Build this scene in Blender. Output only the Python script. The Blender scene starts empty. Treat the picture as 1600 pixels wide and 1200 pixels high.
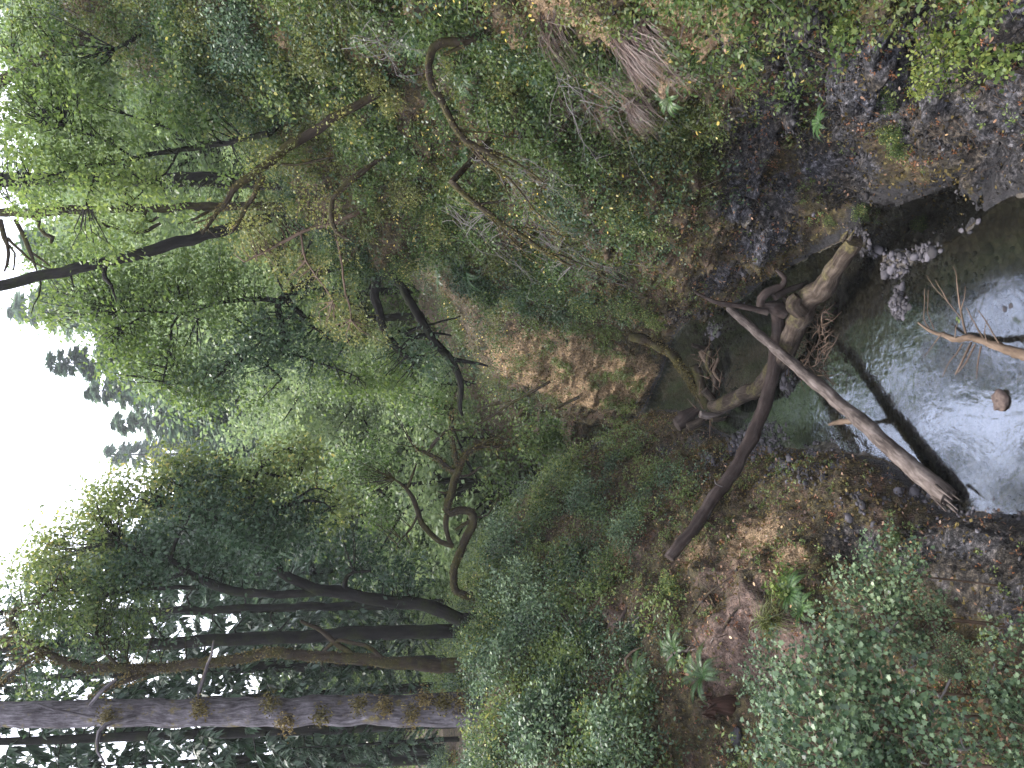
import bpy, math, random
import numpy as np

C = bpy.context.scene.collection
SC = bpy.context.scene
R = math.radians
rng = np.random.default_rng(11)
random.seed(7)

# ---------------------------------------------------------------- camera, sky, sun, exposure
CAM_Z = 8.0
PITCH = R(6.6)
SP, CP = math.sin(PITCH), math.cos(PITCH)
FPX = 1245.0                                   # focal length in photo pixels (photo 1600 wide)
cam_d = bpy.data.cameras.new("camera")
cam = bpy.data.objects.new("camera", cam_d)
C.objects.link(cam)
cam_d.sensor_fit = 'HORIZONTAL'
cam_d.sensor_width = 36.0
cam_d.lens = 36.0 * FPX / 1600.0
cam_d.clip_start = 0.1
cam_d.clip_end = 3000.0
# the photograph was taken with the phone on its side: world up points to the left of the picture
from mathutils import Matrix, Vector
fw = Vector((0, CP, -SP)); up = Vector((0, SP, CP)); rt = Vector((1, 0, 0))
lx, ly, lz = -up, rt, -fw
cam.matrix_world = Matrix(((lx.x, ly.x, lz.x, 0), (lx.y, ly.y, lz.y, 0), (lx.z, ly.z, lz.z, CAM_Z), (0, 0, 0, 1)))
SC.camera = cam

SUN_EL, SUN_AZ = math.asin(.90/math.sqrt(.09+.09+.81)), R(-45)      # ahead and to the left, high
W = bpy.data.worlds.new("World"); SC.world = W; W.use_nodes = True
wn, wl = W.node_tree.nodes, W.node_tree.links
wn.clear()
wo = wn.new("ShaderNodeOutputWorld"); wb = wn.new("ShaderNodeBackground")
sk = wn.new("ShaderNodeTexSky"); sk.sky_type = 'NISHITA'; sk.sun_disc = False
sk.sun_elevation = SUN_EL; sk.sun_rotation = SUN_AZ
sk.dust_density = 6.0; sk.air_density = 1.0; sk.ozone_density = 1.0
# thin bright overcast: the sky's own colour washed out by an even white cloud layer
mx = wn.new("ShaderNodeMix"); mx.data_type = 'RGBA'; mx.inputs[0].default_value = 0.62
wl.new(sk.outputs[0], mx.inputs[6]); mx.inputs[7].default_value = (13.0, 13.4, 15.4, 1)
wl.new(mx.outputs[2], wb.inputs[0]); wb.inputs[1].default_value = 0.125
wl.new(wb.outputs[0], wo.inputs[0])

sd = bpy.data.lights.new("sun", 'SUN'); sd.energy = 2.2; sd.angle = R(10); sd.color = (1.0, 0.96, 0.90)
sun = bpy.data.objects.new("sun", sd); C.objects.link(sun)
sv = Vector((-0.30, 0.30, 0.90)).normalized()          # towards the sun
sun.rotation_euler = sv.to_track_quat('Z', 'Y').to_euler()
SC.view_settings.view_transform = 'Standard'; SC.view_settings.look = 'None'
SC.view_settings.exposure = 1.7; SC.view_settings.gamma = 1.0
SC.render.engine = 'CYCLES'
SC.cycles.use_denoising = True
SC.cycles.max_bounces = 8; SC.cycles.diffuse_bounces = 3; SC.cycles.glossy_bounces = 3
SC.cycles.transmission_bounces = 4; SC.cycles.transparent_max_bounces = 8
SC.cycles.volume_bounces = 0
SC.cycles.use_adaptive_sampling = True
SC.cycles.adaptive_threshold = 0.02
SC.cycles.caustics_reflective = False; SC.cycles.caustics_refractive = False

# ---------------------------------------------------------------- geometry of the photograph
def ray(px, py):
    """direction through a photo pixel (photo is 1600x1200, world up = picture left)"""
    a = ((1200.0 - py) - 600.0) / FPX
    b = (px - 800.0) / FPX
    return np.array([a, CP - b*SP, -SP - b*CP])
ORG = np.array([0.0, 0.0, CAM_Z])
def pix(px, py, Y):
    d = ray(px, py); return ORG + d * (Y / d[1])
def pixz(px, py, z):
    d = ray(px, py); return ORG + d * ((z - CAM_Z) / d[2])
def project(P):
    P = np.asarray(P, float) - ORG
    t = P[..., 1]*CP - P[..., 2]*SP
    t = np.where(np.abs(t) < 1e-6, 1e-6, t)
    a = P[..., 0]/t; b = -(P[..., 1]*SP + P[..., 2]*CP)/t
    return b*FPX + 800.0, 600.0 - a*FPX, t

# ---------------------------------------------------------------- noise
def _h(i, j, k, s):
    n = (i*374761393 + j*668265263 + k*2147483647 + s*1274126177) & 0xffffffff
    n = ((n ^ (n >> 13)) * 1274126177) & 0xffffffff
    n = ((n ^ (n >> 16)) * 2246822519) & 0xffffffff
    return ((n ^ (n >> 15)) & 0xffff) / 32767.5 - 1.0
def vnoise(P, f, s=0):
    Q = np.asarray(P, float) * f + 1000.0
    I = np.floor(Q).astype(np.int64); F = Q - I; F = F*F*(3 - 2*F)
    x, y, z = I[..., 0], I[..., 1], I[..., 2]; u, v, w = F[..., 0], F[..., 1], F[..., 2]
    o = 0
    for dx in (0, 1):
        for dy in (0, 1):
            for dz in (0, 1):
                wt = (u if dx else 1-u)*(v if dy else 1-v)*(w if dz else 1-w)
                o = o + wt*_h(x+dx, y+dy, z+dz, s)
    return o
def fbm(P, f, oct=4, s=0, g=0.5):
    o = 0; a = 1.0
    for k in range(oct):
        o = o + a*vnoise(P, f*2**k, s+k*17); a *= g
    return o
def nrm(v):
    v = np.asarray(v, float); return v/np.maximum(np.linalg.norm(v, axis=-1, keepdims=True), 1e-9)

# ---------------------------------------------------------------- mesh building
class MB:
    """collects geometry, then links it as ONE mesh object"""
    def __init__(s):
        s.V = []; s.F = []; s.T = []; s.TC = []; s.M = []; s.n = 0
    def add(s, V, F, tint=0.5, tc=None, mat=0):
        V = np.asarray(V, float).reshape(-1, 3); F = np.asarray(F, np.int64)
        s.V.append(V); s.F.append(F + s.n)
        s.T.append(np.broadcast_to(np.asarray(tint, float), (len(V),)).copy())
        s.TC.append(V if tc is None else np.asarray(tc, float).reshape(-1, 3))
        s.M.append(mat); s.n += len(V)
    def mesh(s, name, mats, base=(0, 0, 0), smooth=True):
        V = np.concatenate(s.V) - np.asarray(base, float)
        me = bpy.data.meshes.new(name)
        nl = sum(f.size for f in s.F); nf = sum(len(f) for f in s.F)
        me.vertices.add(len(V)); me.vertices.foreach_set('co', V.astype(np.float32).ravel())
        me.loops.add(nl); me.polygons.add(nf)
        me.loops.foreach_set('vertex_index', np.concatenate([f.ravel() for f in s.F]).astype(np.int32))
        tot = np.concatenate([np.full(len(f), f.shape[1]) for f in s.F]).astype(np.int32)
        st = np.concatenate([[0], np.cumsum(tot)[:-1]]).astype(np.int32)
        me.polygons.foreach_set('loop_start', st)
        me.polygons.foreach_set('material_index', np.concatenate([np.full(len(f), m) for f, m in zip(s.F, s.M)]).astype(np.int32))
        if smooth: me.polygons.foreach_set('use_smooth', np.ones(nf, bool))
        for m in (mats if isinstance(mats, (list, tuple)) else [mats]): me.materials.append(m)
        at = me.attributes.new('tint', 'FLOAT', 'POINT'); at.data.foreach_set('value', np.concatenate(s.T).astype(np.float32))
        at = me.attributes.new('tc', 'FLOAT_VECTOR', 'POINT'); at.data.foreach_set('vector', np.concatenate(s.TC).astype(np.float32).ravel())
        me.update(calc_edges=True)
        return me
    def build(s, name, mats, parent=None, base=(0, 0, 0), smooth=True):
        me = s.mesh(name, mats, base, smooth)
        o = bpy.data.objects.new(name, me); C.objects.link(o)
        if parent is not None: o.parent = parent
        else: o.location = base
        return o

def tag(o, label=None, cat=None, group=None, kind=None):
    if label: o['label'] = label
    if cat: o['category'] = cat
    if group: o['group'] = group
    if kind: o['kind'] = kind
    return o
def thing(name, base, label, cat, group=None):
    o = bpy.data.objects.new(name, None); C.objects.link(o); o.location = base
    o.empty_display_size = 0.2
    return tag(o, label, cat, group)

# ---------------------------------------------------------------- materials
def nodes(name):
    m = bpy.data.materials.new(name); m.use_nodes = True
    nt = m.node_tree; nt.nodes.clear()
    return m, nt, nt.nodes, nt.links
def ramp(N, L, fac, stops):
    r = N.new("ShaderNodeValToRGB"); e = r.color_ramp.elements
    while len(e) < len(stops): e.new(0.5)
    for k, (p, c) in enumerate(stops):
        e[k].position = p; e[k].color = (c[0], c[1], c[2], 1)
    L.new(fac, r.inputs[0]); return r.outputs[0]
def noise(N, L, vec, scale, detail=4, rough=0.55, dist=0.0):
    n = N.new("ShaderNodeTexNoise"); n.inputs['Scale'].default_value = scale
    n.inputs['Detail'].default_value = detail; n.inputs['Roughness'].default_value = rough
    n.inputs['Distortion'].default_value = dist
    if vec is not None: L.new(vec, n.inputs['Vector'])
    return n
def attr(N, name):
    a = N.new("ShaderNodeAttribute"); a.attribute_name = name; return a
def mixc(N, L, fac, a, b):
    m = N.new("ShaderNodeMix"); m.data_type = 'RGBA'
    for s, v in ((0, fac), (6, a), (7, b)):
        if hasattr(v, 'default_value') or hasattr(v, 'links'): L.new(v, m.inputs[s])
        else: m.inputs[s].default_value = v if s == 0 else (v[0], v[1], v[2], 1)
    return m.outputs[2]
def mathn(N, L, op, a, b=None, clamp=False):
    m = N.new("ShaderNodeMath"); m.operation = op; m.use_clamp = clamp
    for s, v in ((0, a), (1, b)):
        if v is None: continue
        if hasattr(v, 'links'): L.new(v, m.inputs[s])
        else: m.inputs[s].default_value = v
    return m.outputs[0]
def bump(N, L, h, strength, dist, normal=None):
    b = N.new("ShaderNodeBump"); b.inputs['Strength'].default_value = strength
    b.inputs['Distance'].default_value = dist; L.new(h, b.inputs['Height'])
    if normal is not None: L.new(normal, b.inputs['Normal'])
    return b.outputs[0]

def leaf_mat(name, stops, trans=0.45, gloss=0.25):
    m, nt, N, L = nodes(name)
    t = attr(N, 'tint')
    col0 = ramp(N, L, t.outputs['Fac'], stops)
    oi = N.new("ShaderNodeObjectInfo"); hv = N.new("ShaderNodeHueSaturation")            # plants differ a little from one to the next
    r1 = N.new("ShaderNodeMapRange"); r1.inputs[3].default_value = .485; r1.inputs[4].default_value = .515; L.new(oi.outputs['Random'], r1.inputs[0])
    r2 = N.new("ShaderNodeMapRange"); r2.inputs[3].default_value = 1.22; r2.inputs[4].default_value = .72; L.new(oi.outputs['Random'], r2.inputs[0])
    L.new(r1.outputs[0], hv.inputs['Hue']); L.new(r2.outputs[0], hv.inputs['Value']); L.new(col0, hv.inputs['Color']); col = hv.outputs[0]
    d = N.new("ShaderNodeBsdfPrincipled"); L.new(col, d.inputs['Base Color'])
    d.inputs['Roughness'].default_value = 0.42; d.inputs['Specular IOR Level'].default_value = gloss*1.2
    tr = N.new("ShaderNodeBsdfTranslucent")
    hs = N.new("ShaderNodeHueSaturation"); hs.inputs['Hue'].default_value = 0.488; hs.inputs['Saturation'].default_value = 1.05
    hs.inputs['Value'].default_value = 1.35; L.new(col, hs.inputs['Color']); L.new(hs.outputs[0], tr.inputs[0])
    mxs = N.new("ShaderNodeMixShader"); mxs.inputs[0].default_value = trans
    L.new(d.outputs[0], mxs.inputs[1]); L.new(tr.outputs[0], mxs.inputs[2])
    o = N.new("ShaderNodeOutputMaterial"); L.new(mxs.outputs[0], o.inputs[0])
    return m
def wood_mat(name, stops, moss=0.0, mosscol=(0.07, 0.075, 0.02), scale=7.0, bumps=0.6, mscale=2.2):
    """bark or bare wood: streaks run along the piece (tc = round-the-limb xy, length z)"""
    m, nt, N, L = nodes(name)
    tc = attr(N, 'tc')
    mp = N.new("ShaderNodeMapping"); mp.inputs['Scale'].default_value = (1, 1, 0.16)
    L.new(tc.outputs['Vector'], mp.inputs['Vector'])
    n1 = noise(N, L, mp.outputs[0], scale*2.2, 6, 0.65, 0.4)
    geo = N.new("ShaderNodeNewGeometry")
    n2 = noise(N, L, geo.outputs['Position'], 2.3, 5, 0.6)
    n3 = noise(N, L, geo.outputs['Position'], 18, 4, 0.6)
    f = mathn(N, L, 'ADD', mathn(N, L, 'MULTIPLY', n1.outputs[0], 0.6), mathn(N, L, 'MULTIPLY', n2.outputs[0], 0.4))
    col = ramp(N, L, f, stops)
    if moss > 0:
        mf = N.new("ShaderNodeMapRange"); mf.inputs[1].default_value = 0.62 - moss*0.35; mf.inputs[2].default_value = 0.72 - moss*0.35
        nm = noise(N, L, geo.outputs['Position'], mscale, 6, 0.7)
        sx = N.new("ShaderNodeSeparateXYZ"); L.new(geo.outputs['Normal'], sx.inputs[0])
        L.new(mathn(N, L, 'ADD', nm.outputs[0], mathn(N, L, 'MULTIPLY', sx.outputs[2], 0.10)), mf.inputs[0])
        mc = ramp(N, L, n3.outputs[0], [(0.3, tuple(c*0.45 for c in mosscol)), (0.55, mosscol), (0.75, (mosscol[0]*1.9, mosscol[1]*1.8, mosscol[2]*1.3))])
        col = mixc(N, L, mf.outputs[0], col, mc)
    b = N.new("ShaderNodeBsdfPrincipled"); L.new(col, b.inputs['Base Color'])
    b.inputs['Roughness'].default_value = 0.9; b.inputs['Specular IOR Level'].default_value = 0.12
    hh = mathn(N, L, 'ADD', n1.outputs[0], mathn(N, L, 'MULTIPLY', n3.outputs[0], 0.5))
    L.new(bump(N, L, hh, bumps, 0.03), b.inputs['Normal'])
    o = N.new("ShaderNodeOutputMaterial"); L.new(b.outputs[0], o.inputs[0])
    return m

M = {}
G = lambda *a: tuple(a)
M['leaf_mid'] = leaf_mat('leaf_mid', [(0, G(.014, .028, .009)), (.4, G(.052, .09, .026)), (.85, G(.16, .215, .07)), (1, G(.36, .34, .10))])  # leaf stops run dark to bright, painting in shade and highlights
M['leaf_bright'] = leaf_mat('leaf_bright', [(0, G(.03, .055, .014)), (.5, G(.095, .155, .042)), (1, G(.22, .285, .085))], 0.5)
M['leaf_hazed'] = leaf_mat('leaf_hazed', [(0, G(.05, .085, .035)), (.5, G(.12, .18, .08)), (1, G(.22, .28, .13))], .5)  # paler copy of the leaf greens, valley haze painted in
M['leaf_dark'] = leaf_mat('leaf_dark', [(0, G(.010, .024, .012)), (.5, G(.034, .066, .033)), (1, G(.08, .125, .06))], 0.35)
M['leaf_teal'] = leaf_mat('leaf_teal', [(0, G(.014, .03, .015)), (.42, G(.055, .095, .048)), (1, G(.17, .24, .12))], 0.3, 0.25)
M['leaf_olive'] = leaf_mat('leaf_olive', [(0, G(.022, .03, .009)), (.4, G(.075, .095, .027)), (.75, G(.17, .19, .06)), (1, G(.33, .30, .10))], 0.4)
M['leaf_yellow'] = leaf_mat('leaf_yellow', [(0, G(.04, .07, .014)), (.5, G(.11, .155, .035)), (1, G(.24, .27, .07))], 0.45)
M['leaf_rust'] = leaf_mat('leaf_rust', [(0, G(.07, .035, .015)), (.5, G(.16, .07, .03)), (1, G(.28, .14, .05))], 0.3)
M['fern_green'] = leaf_mat('fern_green', [(0, G(.015, .04, .012)), (.5, G(.05, .11, .03)), (1, G(.14, .23, .07))], 0.35, 0.4)
M['needles'] = leaf_mat('needles', [(0, G(.012, .03, .016)), (.5, G(.028, .055, .028)), (1, G(.05, .085, .04))], 0.2)
M['needles_hazed'] = leaf_mat('needles_hazed', [(0, G(.04, .07, .045)), (.5, G(.08, .13, .08)), (1, G(.14, .20, .11))], 0.35)  # paler needles: the haze of distance is put into the colour
M['dry_grass'] = leaf_mat('dry_grass', [(0, G(.035, .024, .02)), (.5, G(.10, .072, .06)), (1, G(.23, .175, .145))], 0.25)
M['moss_tuft'] = leaf_mat('moss_tuft', [(0, G(.022, .018, .007)), (.5, G(.085, .068, .024)), (1, G(.22, .18, .065))], 0.3, 0.1)
M['litter'] = leaf_mat('litter', [(0, G(.06, .035, .022)), (.5, G(.15, .09, .055)), (.9, G(.28, .17, .10)), (1, G(.42, .28, .14))], 0.15, 0.2)
M['bark_dark'] = wood_mat('bark_dark', [(.3, G(.003, .0028, .0026)), (.5, G(.009, .0078, .0072)), (.7, G(.024, .021, .019))], moss=.35, mosscol=(.014, .016, .007))
M['bark_fir'] = wood_mat('bark_fir', [(.34, G(.012, .010, .011)), (.46, G(.05, .044, .048)), (.58, G(.11, .10, .108)), (.72, G(.26, .245, .26))], moss=.14, mosscol=(.11, .09, .035), scale=9, bumps=1.0)
M['bark_moss'] = wood_mat('bark_moss', [(.3, G(.008, .006, .005)), (.5, G(.028, .021, .015)), (.7, G(.065, .05, .036))], moss=.42, mosscol=(.04, .036, .014))
M['wood_pale'] = wood_mat('wood_pale', [(.32, G(.014, .011, .010)), (.44, G(.06, .048, .042)), (.56, G(.125, .103, .092)), (.70, G(.23, .20, .185))], scale=8, bumps=.5)
M['wood_dark'] = wood_mat('wood_dark', [(.3, G(.012, .009, .008)), (.5, G(.042, .031, .027)), (.72, G(.10, .08, .072))], scale=6, bumps=.7)
M['wood_brown'] = wood_mat('wood_brown', [(.34, G(.008, .006, .005)), (.48, G(.036, .027, .021)), (.60, G(.085, .066, .052)), (.72, G(.16, .13, .105))], moss=.12, mosscol=(.07, .06, .03), scale=6, bumps=.7)
M['wood_tan'] = wood_mat('wood_tan', [(.3, G(.035, .025, .018)), (.5, G(.10, .072, .052)), (.7, G(.21, .16, .12))], scale=6, bumps=.6)
M['twig_grey'] = wood_mat('twig_grey', [(.3, G(.06, .052, .05)), (.5, G(.14, .125, .12)), (.7, G(.27, .25, .24))], scale=6, bumps=.3)
M['twig_brown'] = wood_mat('twig_brown', [(.3, G(.04, .028, .02)), (.5, G(.10, .07, .05)), (.7, G(.17, .12, .09))], scale=6, bumps=.3)

def stone_mat(name, stops, scale=6, bscale=20):
    m, nt, N, L = nodes(name)
    geo = N.new("ShaderNodeNewGeometry"); t = attr(N, 'tint')
    n1 = noise(N, L, geo.outputs['Position'], scale, 6, 0.65)
    f = mathn(N, L, 'ADD', mathn(N, L, 'MULTIPLY', n1.outputs[0], 0.6), mathn(N, L, 'MULTIPLY', t.outputs['Fac'], 0.4))
    b = N.new("ShaderNodeBsdfPrincipled"); L.new(ramp(N, L, f, stops), b.inputs['Base Color'])
    b.inputs['Roughness'].default_value = 0.85; b.inputs['Specular IOR Level'].default_value = 0.2
    n2 = noise(N, L, geo.outputs['Position'], bscale, 5, 0.6)
    L.new(bump(N, L, n2.outputs[0], 0.6, 0.02), b.inputs['Normal'])
    o = N.new("ShaderNodeOutputMaterial"); L.new(b.outputs[0], o.inputs[0]); return m
M['gravel'] = stone_mat('gravel', [(.3, G(.03, .028, .03)), (.5, G(.045, .042, .046)), (.7, G(.10, .093, .105))])
M['rubble'] = stone_mat('rubble', [(.3, G(.006, .005, .005)), (.5, G(.02, .018, .018)), (.66, G(.05, .047, .049)), (.8, G(.12, .115, .12))])
M['boulder'] = stone_mat('boulder', [(.3, G(.014, .010, .009)), (.5, G(.045, .032, .028)), (.7, G(.10, .075, .065))], 14)

# ---------------------------------------------------------------- terrain: stations along the gorge
# each station: Y, left profile (outwards from the waterline), right profile (outwards from the waterline)
ST = [
 (-8, [(-1.8,0),(-2.4,.9),(-3.0,1.8),(-4.0,2.6),(-5,3.4),(-7,4.6),(-11,5.6),(-45,8)],
      [(2.8,0),(3.2,.8),(3.8,2.2),(4.7,3.8),(5.5,5.4),(7,8.5),(9.5,13),(14,20),(26,32)]),
 (6,  [(-1.7,0),(-2.3,.9),(-2.9,1.5),(-3.6,2.0),(-4.4,2.4),(-6,3.6),(-10,5.6),(-45,8)],
      [(2.7,0),(3.1,.8),(3.6,2.2),(4.5,3.8),(5.1,5.3),(6.2,8.3),(8.6,13.5),(13,20),(25,32)]),
 (8,  [(-1.7,0),(-2.2,.8),(-3.0,1.55),(-3.8,2.1),(-4.6,2.5),(-6,3.5),(-9.5,5.8),(-45,8)],
      [(2.6,0),(3.0,.8),(3.7,2.0),(4.3,3.2),(4.4,4.3),(6,8.3),(8.4,13.5),(13,20),(25,32)]),
 (10, [(-1.75,0),(-2.2,.75),(-3.1,1.5),(-4.0,2.2),(-4.9,2.65),(-6.2,3.6),(-9.5,6),(-45,8)],
      [(2.55,0),(3.1,.6),(4.0,1.8),(4.35,3.0),(4.25,3.9),(5.9,8.3),(8.3,13.5),(13,20),(25,32)]),
 (11.3,[(-1.95,0),(-2.35,.7),(-3.1,1.5),(-4.0,2.3),(-5.0,2.8),(-6.3,3.7),(-9.4,6),(-45,8)],
      [(2.15,0),(2.9,.35),(4.5,1.4),(4.7,2.7),(4.25,3.5),(5.8,8.3),(8.2,13.5),(13,20),(25,32)]),
 (13, [(-1.3,0),(-1.8,.8),(-2.7,1.7),(-3.6,2.6),(-4.9,3.5),(-6.5,4.8),(-9,6.1),(-45,8)],
      [(2.2,0),(3.0,.35),(4.7,1.2),(4.8,2.5),(4.15,3.3),(5.7,8.2),(8,13.5),(13,20),(25,32)]),
 (14.2,[(-1.3,0),(-1.8,.8),(-2.7,1.75),(-3.6,2.75),(-4.9,3.8),(-6.5,5.0),(-9,6.1),(-45,8)],
      [(2.75,0),(2.85,.6),(3.0,1.9),(3.35,3.5),(3.9,5.0),(5.4,8.2),(8,13.5),(13,20),(25,32)]),
 (17, [(-1.4,0),(-1.8,.9),(-2.6,1.9),(-3.6,3.0),(-5,4.3),(-6.6,5.4),(-9,6.3),(-45,8)],
      [(2.5,0),(2.55,.6),(2.6,2.0),(2.9,3.8),(3.3,5.3),(4.6,8.3),(7.6,13.5),(12.5,20),(25,32)]),
 (20, [(-1.3,0),(-1.7,.9),(-2.4,1.9),(-3.4,3.1),(-4.8,4.6),(-6.5,5.8),(-9,6.4),(-45,8)],
      [(2.0,0),(2.0,.7),(2.1,2.2),(2.2,4.0),(2.45,6),(3.4,9),(6.8,13.5),(12,20),(25,32)]),
 (21.6,[(-1.1,0),(-1.5,.9),(-2.2,1.9),(-3.2,3.1),(-4.6,4.6),(-6.3,5.8),(-9,6.5),(-45,8)],
      [(2.1,0),(2.15,.7),(2.2,2.2),(2.3,4.0),(2.6,6.2),(3.6,9),(7,13.5),(12,20),(25,32)]),
 (22.7,[(-.9,0),(-1.2,.8),(-1.9,1.7),(-2.9,3),(-4.3,4.6),(-6.1,5.9),(-9,6.6),(-45,8)],
      [(2.2,0),(3.0,.7),(3.4,2.2),(3.5,4),(3.7,6),(4.8,9),(8,13),(12.5,20),(25,32)]),
 (24.4,[(-.8,0),(-1.2,.7),(-1.8,1.7),(-2.7,3.1),(-4.1,4.7),(-6,5.9),(-9,6.6),(-45,8)],
      [(1.5,0),(1.6,.7),(1.75,2.2),(1.95,3.8),(2.3,5.1),(4.4,7.5),(8,12),(12.5,19),(25,30)]),
 (26, [(-.85,0),(-1.1,.7),(-1.7,1.8),(-2.6,3.2),(-4,4.8),(-6,6),(-9,6.7),(-45,8)],
      [(0.2,0),(.3,.7),(.5,2.2),(.8,3.8),(1.4,5.2),(4,7.4),(8,11.5),(13,18),(26,29)]),
 (28, [(-2,0),(-2.3,.7),(-2.8,2),(-3.6,3.4),(-5,5),(-7,6.2),(-11,7),(-45,8.5)],
      [(-1,0),(-.9,.7),(-.6,2.4),(-.1,4.2),(.8,5.6),(4,7.8),(8,11.5),(14,18),(27,29)]),
 (34, [(-5.4,0),(-5.7,.8),(-6.2,2),(-6.8,3.4),(-8,5),(-10,6.3),(-14,7),(-46,9)],
      [(-4,0),(-3.5,1),(-3,2.5),(-2,4),(-.5,5.5),(4,8),(9,12),(16,18),(30,28)]),
 (45, [(-11,0),(-11.4,1),(-12,2.5),(-13,4),(-15,5.5),(-17,6.5),(-22,8),(-52,11)],
      [(-9,0),(-8,1),(-7,3),(-5,5),(-1,7),(6,9.5),(14,13.5),(24,20),(42,31)]),
 (70, [(-22,1),(-22.6,2),(-24,4),(-26,6),(-29,7.5),(-33,9),(-40,11),(-80,15)],
      [(-18,1),(-16,2),(-12,4),(-6,7),(2,10),(14,14),(27,20),(44,30),(75,45)]),
 (120,[(-40,4),(-41,5),(-44,7),(-48,9),(-54,12),(-62,15),(-75,18),(-160,30)],
      [(-36,4),(-32,6),(-24,9),(-12,12),(5,15),(28,20),(54,30),(85,44),(150,70)]),
 (230,[(-80,18),(-82,19),(-86,21),(-92,24),(-100,28),(-115,32),(-140,38),(-300,60)],
      [(-74,18),(-66,20),(-50,22),(-28,25),(5,30),(50,38),(100,50),(160,70),(280,110)]),
]
def station_line(st):
    Y, Lp, Rp = st
    pts = [(x, z) for x, z in reversed(Lp)]
    (xl, zl), (xr, zr) = Lp[0], Rp[0]
    z0 = (zl+zr)/2
    w = xr - xl
    for f, d in ((.18, .16), (.5, .26), (.8, .18)):
        pts.append((xl + w*f, z0 - d))
    pts += list(Rp)
    return np.array(pts)
SL = np.array([station_line(s) for s in ST]); SY = np.array([s[0] for s in ST], float)
K = SL.shape[1]
# rows along the creek, columns across
Yr = np.concatenate([np.arange(-8, 4, 0.5), np.arange(4, 29, 0.06), np.arange(29, 45, 0.3), np.arange(45, 230.1, 2.0)])
cols = []
seg_n = [10, 18, 34, 34, 30, 30, 22, 10, 10, 10, 10, 22, 34, 42, 42, 54, 50, 24, 10]
for k in range(K-1):
    n = seg_n[k]
    cols += list(k + np.arange(n)/n)
cols.append(K-1.0); Cc = np.array(cols)
def catmull(P, t):
    """P (n,...) sampled at float t"""
    n = len(P); i = np.clip(np.floor(t).astype(int), 0, n-2); f = (t - i)
    p0 = P[np.maximum(i-1, 0)]; p1 = P[i]; p2 = P[i+1]; p3 = P[np.minimum(i+2, n-1)]
    f = f.reshape((-1,) + (1,)*(P.ndim-1))
    lin = p1 + (p2-p1)*f
    cr = 0.5*((2*p1) + (p2-p0)*f + (2*p0-5*p1+4*p2-p3)*f*f + (3*p1-p0-3*p2+p3)*f**3)
    return 0.5*lin + 0.5*cr
rowt = np.interp(Yr, SY, np.arange(len(SY)))
f = rowt - np.floor(rowt); rowt = np.floor(rowt) + f*f*(3-2*f)*0.5 + f*0.5
i0 = np.clip(np.floor(rowt).astype(int), 0, len(SY)-2); ff = (rowt - i0)[:, None, None]
rows = SL[i0]*(1-ff) + SL[i0+1]*ff                       # (nr, K, 2)
XZ = catmull(np.transpose(rows, (1, 0, 2)), Cc)          # (nc, nr, 2)
XZ = np.transpose(XZ, (1, 0, 2))
nr, nc = XZ.shape[:2]
TP = np.zeros((nr, nc, 3)); TP[..., 0] = XZ[..., 0]; TP[..., 1] = Yr[:, None]; TP[..., 2] = XZ[..., 1]
def grid_normals(P):
    du = np.gradient(P, axis=0); dv = np.gradient(P, axis=1)
    return nrm(np.cross(dv, du))                          # points away from the rock
TN = grid_normals(TP); TN[TN[..., 2] < 0] *= 1
if TN[:, nc//2, 2].mean() < 0: TN = -TN
KL, KR = 7, 11                                            # waterline columns (left, right)
ci = Cc[None, :] + 0*Yr[:, None]
onbank = np.clip(np.maximum(KL - ci, ci - KR), 0, .6)/.6   # 0 in the creek, 1 on the banks
right = (ci > KR)
near = np.clip((60 - TP[..., 1])/30, 0, 1)
steep = np.clip(1 - TN[..., 2], 0, 1)
# rock: blocky ledges on the right wall, soft lumps on the left slope
big = fbm(TP*np.array([1, 1, 1.5]), 0.35, 3, 3)
med = fbm(TP*np.array([1, 1, 2.0]), 1.1, 4, 9)
ridg = 1 - np.abs(vnoise(TP*np.array([.8, 1, 2.6]), 1.3, 31)) - np.abs(vnoise(TP*np.array([1, 1, 1.5]), 3.4, 37))*0.5
fine = fbm(TP, 5.0, 3, 21)
amp = onbank*near
crease = np.abs(vnoise(TP*np.array([1, .8, 1.7]), 1.9, 51))*1.0 + np.abs(vnoise(TP*np.array([1, 1, 1.3]), 4.7, 53))*.5 + np.abs(vnoise(TP, 10.5, 57))*.28
disp = amp*(np.where(((TP[..., 1] > 23) & (TP[..., 1] < 30)), .35, 1.0)*np.where(right, 0.42*big + 0.20*med + 0.22*(ridg-.4)*np.clip(steep*2, 0, 1) + 0.34*(crease-.45) + 0.05*fine,
                     0.16*big + 0.12*med + 0.13*(crease-.45) + 0.04*fine))
disp += (1-near)*onbank*3.0*fbm(TP, 0.05, 3, 5)
disp += (1-onbank)*0.03*fine*near
TP = TP + TN*disp[..., None]
# low gravel bars rising out of the water
for px, py, rx, ry, hgt in [(1230,590,.5,.5,.30),(1200,690,.55,.9,.30),(1170,700,.5,.6,.3),(1405,478,.33,.34,.28),(1400,415,.18,.35,.22),(1290,722,.35,.5,.28),(1345,735,.2,.6,.25),(1575,485,.25,.3,.2),(1115,520,.4,.9,.2)]:
    c_ = pixz(px, py, 0); TP[..., 2] += hgt*np.exp(-((TP[..., 0]-c_[0])/rx)**2 - ((TP[..., 1]-c_[1])/ry)**2)*(1-onbank)
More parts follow.
